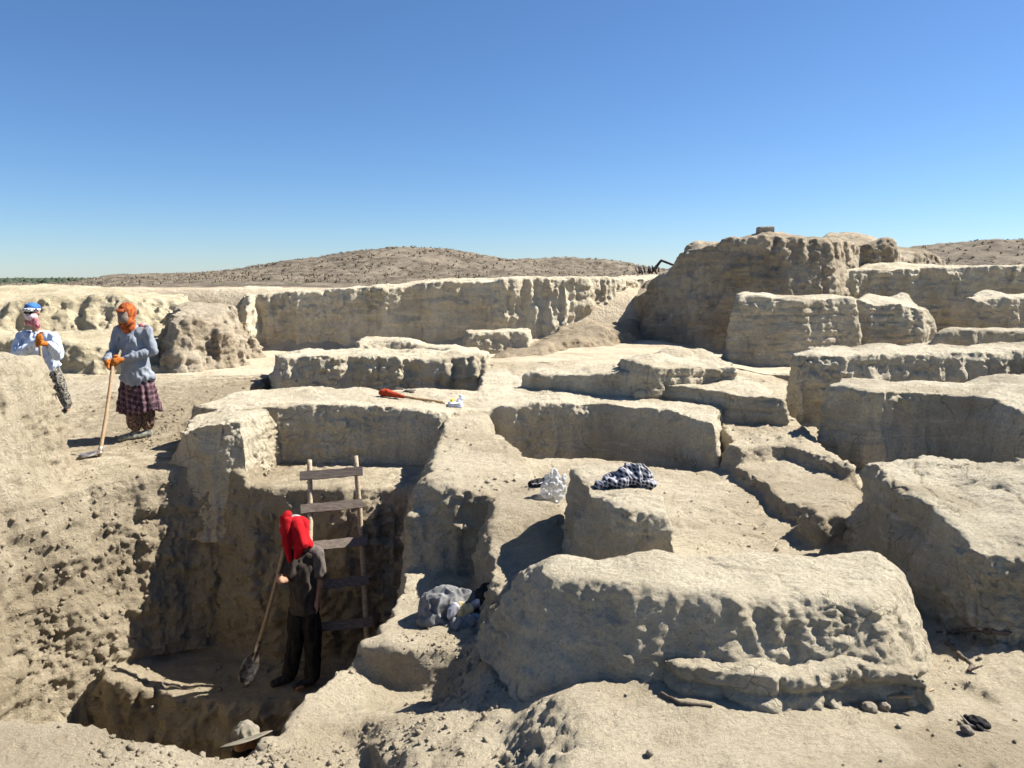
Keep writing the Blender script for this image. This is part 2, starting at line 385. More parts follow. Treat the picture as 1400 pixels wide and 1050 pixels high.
# keep the deep cut inside the rim
rim = [(-4.42, 3.42), (-4.42, 2.5), (-1.5, 2.5), (-1.62, 3.42)]
paint([(-1.62, 1.5), (-1.5, 3.0), (-1.34, 3.6), (-1.30, 4.0), (-1.26, 4.4), (-1.18, 4.72), (-.9, 4.68), (-.85, 4.0), (-.6, 3.4), (-.6, 1.5)], -2.5, .10, .04, 59, lambda x, y: -2.52 + .05 * nn(x, y, .5, 14) + .08 * sstep(-1.0, -1.3, x))
paint([(-7, 1.5), (-7, 3.5), (-4.6, 3.55), (-2.4, 3.50), (-1.9, 3.46), (-1.6, 3.5), (-1.3, 3.62), (-1.12, 3.74), (-1.0, 3.6), (-.95, 1.5)], -2.12, .08, .03, 60, lambda x, y: -2.12 - .26 * sstep(-2.1, -1.2, x) + .02 * nn(x, y, .4, 17))
# trench behind the room
paint([G(676, 596, -1.75), G(740, 610, -1.88), G(850, 622, -1.95), G(950, 643, -2.0), (2.3, 7.9), (2.25, 8.9), (.3, 9.6), (-.15, 9.3)], -2.75, .05, .05, 64)
# second trench, behind the long wall top
paint([(-4.0, 10.7), (-4.0, 12.6), (-.4, 12.6), (-.38, 10.7)], -2.3, .07, .05, 65)
# alley between the terraces and the right hand walls
paint([G(1075, 560, -2.2), G(1110, 600, -2.2), G(1180, 650, -2.2), G(1215, 650, -2.2), (5.5, 9.6), (4.2, 13.2), (3.4, 13.2)], -2.25, .12, .04, 66)
# footprints and scuffs
fr_ = np.random.RandomState(77)
for zx0, zx1, zy0, zy1, n in ((-.2, 3.4, 2.6, 3.5, 34), (-2.2, -.4, 2.6, 4.4, 14), (.4, 2.6, 5.2, 8.0, 34), (-.9, .2, 5.6, 8.6, 22), (-4.6, -2.6, 8.8, 12.6, 40), (-2.6, -1.2, 7.7, 8.4, 8), (-3.6, -1.4, 6.8, 7.5, 14)):
    for _ in range(n):
        cx, cy, a = fr_.uniform(zx0, zx1), fr_.uniform(zy0, zy1), fr_.uniform(0, 6.3); l_ = fr_.uniform(.09, .14); w_ = .042
        i0, i1 = np.searchsorted(xs, [cx - .3, cx + .3]); j0, j1 = np.searchsorted(ys, [cy - .3, cy + .3]); x, y = X[i0:i1, j0:j1] - cx, Y[i0:i1, j0:j1] - cy
        u_, v_ = x * math.cos(a) + y * math.sin(a), -x * math.sin(a) + y * math.cos(a); q = (u_ / l_) ** 2 + (v_ / w_) ** 2
        HG[i0:i1, j0:j1] += fr_.uniform(.5, 1) * (-.018 * np.exp(-q * q) + .007 * np.exp(-(np.sqrt(q) - 1.35) ** 2 / .08))
HG = np.maximum(HG, -5.05)
m = np.ones((len(xs) - 1, len(ys) - 1), bool)
V, Q = grid_solid(xs, ys, HG, -5.7, m)
V, Q = remesh_me(mk_mesh('t', V, Q, smooth=False), .021)
V = smooth_v(V, Q, 2, .5); N = normals(V, Q)
edge = np.minimum(np.minimum(V[:, 0] - NX0, NX1 - V[:, 0]), np.minimum(V[:, 1] - NY0, NY1 - V[:, 1]))
soil = sstep(.1, .5, nz(V[:,0], V[:,1], V[:,2], 1.6, 44)) * .6 + .25
pw = sstep(-2.1, -2.6, V[:, 2]) * (V[:, 0] < -1.2)
soil = np.clip(soil + pw * (.02 + .7 * (V[:, 0] > -4.0)) + .45 * (V[:, 1] < 5.2) * (V[:, 0] > -1.4) + .4 * ((V[:, 1] > 8) & (V[:, 0] < -2)), 0, 1.5)
dd = earth_disp(V, N, 1., soil)
# broken, cloddy earth on the pit's sides
dd = dd + pw * (1 - sstep(.5, .9, N[:, 2])) * (np.abs(nz(V[:,0], V[:,1], V[:,2], .3, 45, 4, gain=.62)) * (.035 + .05 * sstep(-4.1, -3.6, V[:, 0]) * (V[:, 1] > 6.5)) + .07 * nz(V[:,0], V[:,1], V[:,2], .5, 46, 2))
dd = dd + holes_disp(V, N, 5, 60, .03)
V = V + N * (dd * sstep(.0, .1, edge))[:, None]
cz = V[Q[:, 0], 2]; ed = edge[Q[:, 0]]
V, Q = keep(V, Q, (cz > -5.5) & ~((ed < .03) & (np.abs(N[Q[:, 0], 2]) < .5)))
ground = tag(obj('ground', mk_mesh('ground', V, Q, M_SOIL)), 'pale dusty excavated earth with a deep square pit', 'ground', kind='structure')

# ------------------------------------------------------------------ wide terrain with hills
def spaced(a, b, s0, g):
    o = [a]; s = s0
    while o[-1] < b: o.append(o[-1] + s); s *= g
    return o
pos_ = spaced(16, 3500, .13, 1.05)
fx = np.array([-v for v in pos_[::-1]] + list(np.arange(-15.88, 15.9, .13)) + pos_)
fy = np.array(list(np.arange(-6, 12.7, .3)) + spaced(12.75, 60, .09, 1.006) + spaced(60.6, 6000, .8, 1.06))
FX, FY = np.meshgrid(fx, fy, indexing='ij')
FH = bg_h(FX, FY) + hills(FX, FY)
amp = np.clip(FY / 30, .5, 2.0) * sstep(200, 60, np.abs(FX)) * sstep(200, 60, FY)
sc = sstep(17, 22, FY)
FH = FH + amp * ((nz(FX, FY, FH, .5, 1, 2) * .03) + sc * (np.abs(nz(FX, FY, FH, .55, 47, 3)) * .10 - .03 + .06 * nz(FX, FY, 0 * FX, 2.2, 48, 2))) - .012
inn = (FX > NX0 + .1) & (FX < NX1 - .1) & (FY > NY0 + .1) & (FY < NY1 - .1)
FH = np.where(inn & (FY < 12.7), -2.2, FH)
ci = inn[:-1, :-1] & inn[1:, :-1] & inn[1:, 1:] & inn[:-1, 1:]
I = np.arange(FX.size).reshape(FX.shape); a, b_, c, d = I[:-1, :-1], I[1:, :-1], I[1:, 1:], I[:-1, 1:]
k = ~ci
Qf = np.stack([a[k], b_[k], c[k], d[k]], 1)
Vf, Qf = keep(np.stack([FX.ravel(), FY.ravel(), FH.ravel()], 1), Qf, np.ones(len(Qf), bool))
mt = new_mat('terrain'); t = NT(mt)
pos = t.n('ShaderNodeNewGeometry').outputs['Position']; sep = t.n('ShaderNodeSeparateXYZ'); t.t.links.new(pos, sep.inputs[0])
n1 = noise_(t, pos, 1.2, 8, .7); n2 = noise_(t, pos, .25, 4, .5); n3 = noise_(t, pos, 6, 6, .7)
base = mix_(t, ramp_(t, n1, .4, .65), (.50, .425, .305), (.38, .315, .225))
hill = mix_(t, ramp_(t, n1, .38, .6), (.20, .168, .125), (.10, .083, .062))
hill = mix_(t, math_(t, 'MULTIPLY', ramp_(t, n3, .5, .65), .5), hill, (.11, .09, .065))
hill = mix_(t, math_(t, 'MULTIPLY', ramp_(t, n2, .5, .62), .35), hill, (.26, .22, .165))
wy = math_(t, 'ADD', sep.outputs[1], math_(t, 'MULTIPLY', n2, 6))
c = mix_(t, ramp_(t, wy, 21.5, 23.5), base, hill)
hill = mix_(t, math_(t, 'MULTIPLY', ramp_(t, sep.outputs[0], 13, 17), .7), hill, (.10, .083, .06))
plain = mix_(t, ramp_(t, noise_(t, pos, .012, 5, .6), .42, .6), (.05, .065, .045), (.13, .125, .09))
c = mix_(t, ramp_(t, sep.outputs[1], 110, 160), c, plain)
bp = t.n('ShaderNodeBump'); bp.inputs['Distance'].default_value = .12; t.t.links.new(math_(t, 'ADD', n1, math_(t, 'MULTIPLY', noise_(t, pos, 12, 6, .7), .3)), bp.inputs['Height'])
bs = t.n('ShaderNodeBsdfPrincipled'); bs.inputs['Roughness'].default_value = .95; bs.inputs['Specular IOR Level'].default_value = .1
t.t.links.new(c, bs.inputs['Base Color']); t.t.links.new(bp.outputs[0], bs.inputs['Normal'])
t.t.links.new(bs.outputs[0], t.n('ShaderNodeOutputMaterial').inputs[0])
tag(obj('terrain', mk_mesh('terrain', Vf, Qf, mt)), 'dry scrubby hills and plain around the dig', 'terrain', kind='structure')
# ------------------------------------------------------------------ the earthen walls, each its own thing
# front wall
wall('mudbrick_wall', 'long low sunlit mud wall nearest the camera with a rounded top', 'mud wall',
     [GZ(712, 784, -1.74), GZ(728, 766, -1.68), GZ(760, 752, -1.60), GZ(900, 752, -1.57), GZ(1000, 757, -1.57), GZ(1100, 753, -1.56), GZ(1200, 750, -1.55), GZ(1222, 780, -1.57), GZ(1200, 822, -1.6), GZ(1000, 815, -1.58), GZ(860, 800, -1.58), GZ(750, 792, -1.66)],
     -2.2, vox=.0125, b=.58, r=.12, warp=.045, seed=2, tnoise=.03, amp=.75)
wall('mudbrick_footing', 'low broken brick footing along the foot of the long front mud wall', 'footing',
     [GZ(908, 898, -1.86), GZ(1000, 892, -1.85), GZ(1150, 892, -1.84), GZ(1262, 902, -1.86), GZ(1272, 930, -1.86), GZ(1170, 924, -1.86), GZ(1040, 930, -1.85), GZ(915, 914, -1.88)],
     -2.2, vox=.0125, b=.2, r=.03, warp=.06, seed=4, brick=True, tnoise=.05, amp=1.4)
# square block carrying the checked scarf
wall('mud_block', 'square earthen block in the room with a checked scarf on its top', 'earth block',
     [GZ(778, 642, -1.44), GZ(800, 631, -1.43), GZ(882, 637, -1.42), GZ(922, 702, -1.47), GZ(860, 700, -1.46), GZ(800, 672, -1.45)],
     -2.2, vox=.013, b=.12, r=.06, warp=.03, seed=5, tnoise=.02)
# near right block
wall('mud_block', 'large broken earthen block at the right edge beside the front wall', 'earth block',
     [(2.50, 5.15, -1.34), (2.62, 5.5, -1.32), (3.1, 5.6, -1.30), (3.7, 5.4, -1.3), (5.4, 5.3, -1.3), (5.4, 4.1, -1.36), (3.6, 4.3, -1.38), (3.1, 4.2, -1.45), (2.85, 4.02, -1.5), (2.62, 4.1, -1.5), (2.52, 4.5, -1.42)],
     -2.25, vox=.0145, b=.17, r=.08, warp=.06, seed=6, tnoise=.05, amp=1.35, mat=M_WALL_G)
# right hand walls, tier above tier
wall('mudbrick_wall', 'broad shaded mud wall at the right, directly behind the large broken block', 'mud wall',
     [GZ(1128, 528, -1.17), GZ(1150, 518, -1.15), GZ(1400, 512, -1.12), GZ(1750, 530, -1.12), GZ(1700, 580, -1.2), GZ(1400, 560, -1.25), GZ(1330, 538, -1.2), GZ(1200, 534, -1.17)],
     -2.45, vox=.020, b=.14, r=.05, warp=.07, seed=7, hr=(.025, .055), holes=22, tnoise=.04, mat=M_WALL_G)
wall('mudbrick_wall', 'second shaded mud wall at the right with a crumbling sunlit lip', 'mud wall',
     [GZ(1082, 482, -1.02), GZ(1110, 474, -1.0), GZ(1250, 470, -.98), GZ(1420, 466, -.96), GZ(1800, 480, -.96), GZ(1800, 510, -1.0), GZ(1400, 480, -1.02), GZ(1100, 486, -1.03)],
     -2.45, vox=.026, b=.16, r=.08, warp=.09, seed=8, holes=8, tnoise=.04, amp=1.3, mat=M_WALL_G)
wall('mudbrick_wall', 'short low wall stub lying on the second right hand wall', 'mud wall',
     [D(1260, 460, 13.0), D(1300, 447, 13.3), D(1500, 440, 13.5), D(1500, 455, 13.0)],
     -1.6, vox=.03, b=.2, r=.08, warp=.08, seed=9, mat=M_WALL_G)
wall('mudbrick_wall', 'pale flat topped mud wall with a rounded left end below the big mound', 'mud wall',
     [D(1003, 405, 14.3), D(1015, 399, 15.3), D(1160, 402, 15.2), D(1172, 408, 14.5), D(1100, 408, 14.3)],
     -2.3, vox=.028, b=.15, r=.12, warp=.05, seed=10, brick=True, holes=5, mat=M_WALL_G)
wall('mudbrick_wall', 'brick wall slumping down to the right beside the flat topped wall', 'mud wall',
     [D(1166, 409, 14.8), D(1180, 401, 15.4), D(1235, 399, 15.4), D(1262, 418, 15.0), D(1285, 440, 14.8), D(1200, 415, 14.6)],
     -2.0, vox=.028, b=.2, r=.08, warp=.08, seed=11, brick=True, mat=M_WALL_G)
wall('mudbrick_wall', 'farthest right hand brick wall with open joints and hollows', 'mud wall',
     [D(1138, 390, 17.8), D(1180, 367, 18.2), D(1300, 365, 18.2), D(1400, 362, 18.0), D(1700, 362, 18), D(1700, 352, 20), D(1190, 358, 20)],
     -1.9, vox=.034, b=.14, r=.07, warp=.12, seed=12, brick=True, holes=14, amp=1.4, mat=M_WALL_G, hr=(.03, .08))
wall('mudbrick_wall', 'rounded brick heap leaning against the farthest right hand wall', 'mud wall',
     [D(1318, 405, 16.3), D(1340, 395, 16.8), D(1372, 402, 16.8), D(1480, 402, 16.5), D(1480, 415, 16.0), D(1330, 412, 16.0)],
     -1.9, vox=.03, b=.2, r=.1, warp=.1, seed=13, brick=True, mat=M_WALL_G)
wall('earth_mound', 'tall dark flat topped earth mound standing above all the walls', 'earth mound',
     [D(872, 404, 18.8), D(905, 374, 18.0), D(938, 338, 17.7), D(1000, 325, 17.3), D(1060, 319, 17.1), D(1126, 324, 17.2), D(1142, 326, 18.4), D(1178, 332, 19.8), D(1215, 324, 19.8), D(1240, 352, 20.4), D(1290, 352, 23), D(1150, 318, 24), D(1050, 317, 22), D(960, 330, 22), D(890, 395, 21)],
     -2.0, vox=.042, b=.26, r=.10, warp=.16, seed=14, holes=16, amp=1.5, mat=M_RED, tnoise=.05, hr=(.05, .11))
# centre
wall('mudbrick_wall', 'lower step of the stepped mud wall left of the right hand alley', 'mud wall',
     [GZ(835, 511, -1.30), GZ(900, 504, -1.28), GZ(1000, 508, -1.28), GZ(1042, 522, -1.30), GZ(1070, 545, -1.35), GZ(1000, 540, -1.34), GZ(900, 523, -1.32)],
     -1.9, vox=.02, b=.10, r=.03, warp=.06, seed=16, tnoise=.035, brick=True)
wall('mudbrick_wall', 'upper block of the stepped mud wall left of the right hand alley', 'mud wall',
     [GZ(846, 492, -1.10), GZ(868, 482, -1.04), GZ(955, 477, -1.02), GZ(998, 490, -1.10), GZ(1002, 503, -1.15), GZ(930, 500, -1.10), GZ(875, 500, -1.09)],
     -1.9, vox=.02, b=.10, r=.03, warp=.08, seed=36, tnoise=.06, brick=True, amp=1.2, bumps=[(*G(925, 478, -1.0), .25, .07)])
wall('mudbrick_wall', 'low thin mud wall ending in front of the earth heap', 'mud wall',
     [GZ(716, 508, -1.28), GZ(740, 500, -1.24), GZ(870, 500, -1.18), GZ(870, 512, -1.22), GZ(760, 512, -1.3)],
     -1.8, vox=.02, b=.16, r=.05, warp=.06, seed=17)
wall('mudbrick_wall', 'thick long mud wall behind the pit, with hand tools on top', 'mud wall',
     [G(318, 560, -1.5) + (-1.5,), GZ(345, 556, -1.48), GZ(480, 553, -1.47), GZ(600, 562, -1.52), GZ(655, 562, -1.6), GZ(700, 556, -1.55), GZ(740, 549, -1.5), GZ(840, 551, -1.5), GZ(905, 560, -1.5), GZ(978, 580, -1.52),
      GZ(985, 560, -1.5), GZ(1000, 548, -1.5), GZ(880, 530, -1.48), GZ(715, 522, -1.48), GZ(690, 500, -1.45), GZ(665, 492, -1.45), GZ(652, 532, -1.48), GZ(520, 534, -1.48), GZ(505, 527, -1.44), GZ(350, 530, -1.47), GZ(262, 556, -1.5)],
     -2.9, vox=.018, b=.09, r=.05, warp=.035, seed=18, tnoise=.02, holes=22, hr=(.02, .045))
wall('mud_block', 'squared earthen pillar at the pit edge beside the worker in the orange headscarf', 'earth block',
     [(-3.62, 8.05, -1.66), (-3.5, 7.93, -1.62), (-3.1, 7.90, -1.53), (-2.82, 7.93, -1.50), (-2.78, 8.3, -1.49), (-2.80, 8.75, -1.49), (-3.2, 8.8, -1.5), (-3.6, 8.6, -1.58)],
     -2.75, vox=.016, b=.09, r=.08, warp=.05, seed=19, amp=1.25)
wall('mudbrick_wall', 'rutted mud wall rising in the sunken trench beyond the tools', 'mud wall',
     [D(378, 487, 12.0), D(470, 484, 12.1), D(600, 492, 12.2), D(664, 484, 12.3), D(664, 478, 13.4), D(530, 477, 13.4), D(380, 480, 13.2)],
     -2.5, vox=.026, b=.16, r=.07, warp=.12, seed=20, amp=1.7, holes=8)
wall('mudbrick_wall', 'small knobbly wall stub lying on the rutted trench wall', 'mud wall',
     [D(487, 472, 13.2), D(505, 462, 13.5), D(535, 464, 13.6), D(600, 476, 13.5), D(655, 480, 13.4), D(655, 474, 14.0), D(500, 460, 14.2)],
     -1.6, vox=.028, b=.25, r=.08, warp=.08, seed=21, amp=1.3)
wall('mudbrick_wall', 'short straight wall stub under the far long wall, left of the earth heap', 'mud wall',
     [D(638, 455, 14.6), D(700, 452, 14.8), D(725, 455, 14.8), D(725, 449, 15.4), D(636, 450, 15.4)],
     -1.75, vox=.028, b=.12, r=.05, warp=.04, seed=22)
# far long wall
wall('mudbrick_wall', 'far long mud wall with a ragged pale top running below the scrubby hill', 'mud wall',
     [D(335, 425, 16.9), D(350, 402, 17.5), D(400, 397, 17.5), D(500, 392, 17.5), D(640, 384, 17.5), D(730, 380, 17.6), D(800, 379, 18.2), D(900, 381, 20.2), D(900, 374, 23), D(640, 380, 20), D(330, 392, 19.5)],
     -1.9, vox=.036, b=.06, r=.10, warp=.14, seed=23, holes=34, amp=1.35, hr=(.045, .09))
wall('earth_bank', 'grey eroded earth bank standing left of the far long wall', 'earth bank',
     [D(238, 440, 13.6), D(258, 428, 14.0), D(292, 436, 14.2), D(300, 452, 14.2), D(318, 414, 16.0), D(250, 414, 15.5)],
     -1.85, vox=.03, b=.45, r=.12, warp=.25, seed=24, amp=1.7, mat=M_RED)
wall('earth_bank', 'pale yellow eroded bank behind the two standing workers, upper step', 'earth bank',
     [D(-120, 415, 15.0), D(0, 412, 15.2), D(80, 404, 15.6), D(150, 402, 15.8), D(230, 408, 16.2), D(262, 402, 17.5), D(130, 392, 19), D(60, 389, 19.5), D(-120, 394, 19)],
     -1.9, vox=.034, b=.8, r=.2, warp=.25, seed=25, amp=1.1, mat=M_WALL_Y)
wall('earth_bank', 'pale yellow eroded bank behind the two standing workers, lower step', 'earth bank',
     [D(-120, 462, 13.0), D(40, 462, 13.1), D(140, 470, 13.2), D(200, 474, 13.4), D(235, 460, 14.4), D(160, 450, 14.8), D(-120, 445, 14.8)],
     -1.95, vox=.03, b=.45, r=.1, warp=.22, seed=26, amp=1.1, mat=M_WALL_Y)
wall('soil_heap', 'brown heap of loose dug soil sliding from the far wall towards the camera', 'soil heap',
     [D(832, 412, 20.0), D(868, 425, 19.2), D(852, 446, 17.6), D(790, 462, 15.8), D(715, 484, 14.0), D(665, 488, 13.6), D(720, 470, 15.0), D(785, 440, 17.5)],
     -1.75, vox=.04, b=1.2, r=.1, warp=.2, seed=27, amp=2.2, mat=M_BROWN)
# ------------------------------------------------------------------ simple materials
def cloth_mat(name, c1, c2=None, scale=30, kind='noise', rough=.9, bump=.3, c3=None):
    m = new_mat(name); t = NT(m)
    tc = t.n('ShaderNodeTexCoord').outputs['Object']
    col = None
    n = noise_(t, tc, scale, 5, .6)
    if kind == 'noise': col = mix_(t, ramp_(t, n, .42, .6), c1, c2 or c1)
    elif kind in ('check', 'stripe'):
        wv = []
        for ax in ((1, .5, 0), (.3, -.2, 1)) if kind == 'check' else ((1, .3, 0),):
            d = t.n('ShaderNodeVectorMath', operation='DOT_PRODUCT'); t.t.links.new(tc, d.inputs[0]); d.inputs[1].default_value = ax
            w = math_(t, 'SINE', math_(t, 'ADD', math_(t, 'MULTIPLY', d.outputs['Value'], scale), math_(t, 'MULTIPLY', noise_(t, tc, 7, 2), 3)))
            wv.append(ramp_(t, w, .1, .5))
        f = wv[0]
        if kind == 'check': f = math_(t, 'MULTIPLY', math_(t, 'ADD', wv[0], wv[1]), .5)
        col = mix_(t, f, c1, c2)
        if c3: col = mix_(t, math_(t, 'MULTIPLY', ramp_(t, noise_(t, tc, 22, 3), .5, .6), .8), col, c3)
    elif kind == 'cell':
        v = t.n('ShaderNodeTexVoronoi', feature='DISTANCE_TO_EDGE'); t.t.links.new(tc, v.inputs['Vector']); v.inputs['Scale'].default_value = scale
        col = mix_(t, ramp_(t, v.outputs['Distance'], .05, .16), c2, c1)
    b = t.n('ShaderNodeBsdfPrincipled'); b.inputs['Roughness'].default_value = rough; b.inputs['Specular IOR Level'].default_value = .2
    bp = t.n('ShaderNodeBump'); bp.inputs['Strength'].default_value = bump; bp.inputs['Distance'].default_value = .01
    t.t.links.new(noise_(t, tc, 60, 6, .7), bp.inputs['Height']); t.t.links.new(bp.outputs[0], b.inputs['Normal'])
    t.t.links.new(col, b.inputs['Base Color']); t.t.links.new(b.outputs[0], t.n('ShaderNodeOutputMaterial').inputs[0])
    return m
def wood_mat(name, c1, c2):
    m = new_mat(name); t = NT(m); tc = t.n('ShaderNodeTexCoord').outputs['Object']
    mp = t.n('ShaderNodeMapping'); t.t.links.new(tc, mp.inputs[0]); mp.inputs['Scale'].default_value = (6, 40, 40)
    n = noise_(t, mp.outputs[0], 1.5, 6, .6, .5)
    b = t.n('ShaderNodeBsdfPrincipled'); b.inputs['Roughness'].default_value = .75
    t.t.links.new(mix_(t, ramp_(t, n, .35, .65), c1, c2), b.inputs['Base Color'])
    bp = t.n('ShaderNodeBump'); bp.inputs['Distance'].default_value = .004; t.t.links.new(n, bp.inputs['Height']); t.t.links.new(bp.outputs[0], b.inputs['Normal'])
    t.t.links.new(b.outputs[0], t.n('ShaderNodeOutputMaterial').inputs[0]); return m
M_SKIN = cloth_mat('skin', (.36, .20, .13), (.30, .165, .105), 25, bump=.1, rough=.6)
M_SHIRT1 = cloth_mat('grey_blue_shirt', (.24, .26, .29), (.19, .21, .24), 12)
M_SHIRT2 = cloth_mat('pale_striped_shirt', (.50, .55, .63), (.36, .43, .55), 330, 'stripe')
M_SKIRT = cloth_mat('plaid_skirt', (.045, .022, .026), (.19, .115, .13), 95, 'check', c3=(.03, .014, .022))
M_PANTS1 = cloth_mat('patterned_trousers', (.05, .035, .03), (.20, .13, .09), 55)
M_PANTS2 = cloth_mat('dark_mottled_trousers', (.025, .025, .024), (.24, .22, .18), 45)
M_BLACK = cloth_mat('black_cloth', (.013, .012, .012), (.02, .018, .017), 30)
M_TEE = cloth_mat('brown_tee', (.05, .04, .033), (.065, .052, .043), 12)
M_TEE_LIT = cloth_mat('sunlit_tee', (.11, .09, .08), (.13, .11, .095), 12)  # same t-shirt, with the sun on one sleeve put into its lighter colour
M_ORANGE = cloth_mat('orange_scarf', (.42, .11, .025), (.16, .03, .012), 26, kind='noise')
M_GLOVE = cloth_mat('orange_glove', (.45, .14, .02), (.3, .09, .015), 40)
M_RED = M_RED
M_SCARF = cloth_mat('red_scarf', (.42, .006, .011), (.34, .005, .009), 9)
M_PINK = cloth_mat('pink_scarf', (.55, .24, .25), (.28, .07, .08), 30)
M_MASK = cloth_mat('grey_mask', (.19, .15, .12), (.14, .11, .09), 20)
M_WMASK = cloth_mat('pale_mask', (.62, .5, .5), (.5, .36, .37), 30)
M_BLUE = cloth_mat('blue_cap', (.05, .16, .42), (.03, .07, .2), 14)
M_PATT = cloth_mat('black_white_band', (.75, .75, .72), (.012, .012, .015), 34, 'cell')
M_KHAKI = cloth_mat('khaki_hat', (.20, .18, .14), (.14, .125, .095), 14)
M_GCAP = cloth_mat('grey_cap', (.22, .22, .23), (.3, .3, .31), 20)
M_SHOE1 = cloth_mat('grey_shoe', (.27, .27, .22), (.11, .11, .1), 34)
M_SHOE2 = cloth_mat('black_shoe', (.02, .018, .017), (.05, .045, .04), 30)
M_HAIR = cloth_mat('hair', (.012, .009, .008), (.02, .015, .012), 60)
M_LENS = cloth_mat('dark_lens', (.01, .008, .01), (.012, .01, .01), 5, rough=.2)
M_HANDLE = wood_mat('hoe_handle', (.36, .25, .14), (.25, .165, .09))
M_BOARD = wood_mat('ladder_board', (.20, .16, .125), (.12, .09, .07))
M_POLE = wood_mat('ladder_pole', (.40, .32, .22), (.26, .2, .13))
M_STEEL = new_mat('worn_steel'); _t = NT(M_STEEL); _b = _t.n('ShaderNodeBsdfPrincipled'); _b.inputs['Metallic'].default_value = .7; _b.inputs['Roughness'].default_value = .45
_tc = _t.n('ShaderNodeTexCoord').outputs['Object']; _t.t.links.new(mix_(_t, ramp_(_t, noise_(_t, _tc, 20, 5), .4, .6), (.42, .39, .35), (.16, .12, .09)), _b.inputs['Base Color']); _t.t.links.new(_b.outputs[0], _t.n('ShaderNodeOutputMaterial').inputs[0])

# ------------------------------------------------------------------ soft solids made of tapered limbs
def cap_mesh(p0, r0, p1, r1, seg=14, rings=4):
    p0 = np.array(p0, float); p1 = np.array(p1, float); ax = p1 - p0; L = np.linalg.norm(ax)
    ax = ax / L if L > 1e-9 else np.array([0, 0, 1.]); h = np.array([1., 0, 0]) if abs(ax[0]) < .8 else np.array([0, 1., 0])
    u = np.cross(ax, h); u /= np.linalg.norm(u); w = np.cross(ax, u)
    pr = []
    for i in range(rings + 1): a = -PI / 2 + PI / 2 * i / rings; pr.append((p0 + ax * math.sin(a) * r0, max(math.cos(a) * r0, 1e-4)))
    for i in range(rings + 1): a = PI / 2 * i / rings; pr.append((p1 + ax * math.sin(a) * r1, max(math.cos(a) * r1, 1e-4)))
    V = []; F = []
    for c, r in pr:
        for k in range(seg): a = 2 * PI * k / seg; V.append(c + (u * math.cos(a) + w * math.sin(a)) * r)
    n = len(pr)
    for i in range(n - 1):
        for k in range(seg): F.append([i * seg + k, i * seg + (k + 1) % seg, (i + 1) * seg + (k + 1) % seg, (i + 1) * seg + k])
    return np.array(V), np.array(F)
def ell_mesh(c, r, rot=(0, 0, 0), seg=20, rings=12):
    R = np.array(Euler(rot).to_matrix()); V = []; F = []
    for i in range(rings + 1):
        a = -PI / 2 + PI * i / rings; q = max(math.cos(a), .001)
        for k in range(seg): b = 2 * PI * k / seg; V.append(R @ np.array([r[0] * q * math.cos(b), r[1] * q * math.sin(b), r[2] * math.sin(a)]) + np.array(c))
    for i in range(rings):
        for k in range(seg): F.append([i * seg + k, i * seg + (k + 1) % seg, (i + 1) * seg + (k + 1) % seg, (i + 1) * seg + k])
    return np.array(V), np.array(F)
def soft(parts, vox=.01, sm=2, fold=0., fwl=.08, fz=.4, seed=1, cut=None):
    """parts: ('c', p0, r0, p1, r1) limbs and ('e', centre, radii, rot) ellipsoids melted into one surface"""
    Vs = []; Fs = []; o = 0
    for p in parts:
        if p[0] == 'c': v, f = cap_mesh(*p[1:])
        else: v, f = ell_mesh(*p[1:])
        Vs.append(v); Fs.append(f + o); o += len(v)
    V, Q = remesh_me(mk_mesh('t', np.concatenate(Vs), np.concatenate(Fs), smooth=False), vox)
    V = smooth_v(V, Q, sm, .5)
    if fold:
        N = normals(V, Q); n = np.abs(nz(V[:,0], V[:,1], V[:,2], fwl, seed, 2, zs=fz))
        V = V + N * ((.35 - n) * fold)[:, None]
    if cut is not None: V, Q = keep(V, Q, cut(V[Q[:, 0]]))
    return V, Q
def part(name, parts, mat, parent, label=None, **kw):
    V, Q = soft(parts, **kw)
    o = obj(name, mk_mesh(name, V, Q, mat), parent)
    if label: o['label'] = label
    return o
def hand_parts(w, d, grip, s=1., up=(0, 0, 1)):
    """palm, four curled fingers and a thumb closed on a handle; w wrist, d direction into the palm, grip = unit axis of the thing held"""
    w = Vector(w); d = Vector(d).normalized(); g = Vector(grip).normalized(); n = d.cross(g).normalized()
    P = []
    pc = w + d * .05 * s
    P.append(('c', w, .026 * s, w + d * .03 * s, .03 * s))
    P.append(('e', pc, (.036 * s, .036 * s, .036 * s), (0, 0, 0)))
    for k, (off, ln) in enumerate(((-.031, .8), (-.010, .95), (.011, 1.), (.032, .9))):
        a = pc + g * off * s + n * .012 * s; b = a + d * .030 * ln * s + n * .006 * s; c = b + d * .008 * s - n * .030 * ln * s; e = c - d * .024 * ln * s - n * .008 * s
        P += [('c', a, .0115 * s, b, .0105 * s), ('c', b, .0105 * s, c, .0095 * s), ('c', c, .0095 * s, e, .0085 * s)]
    t0 = w + d * .03 * s + g * .03 * s; t1 = t0 + g * .022 * s - n * .018 * s + d * .012 * s; t2 = t1 - n * .012 * s + d * .022 * s
    P += [('c', t0, .014 * s, t1, .012 * s), ('c', t1, .012 * s, t2, .010 * s)]
    return P
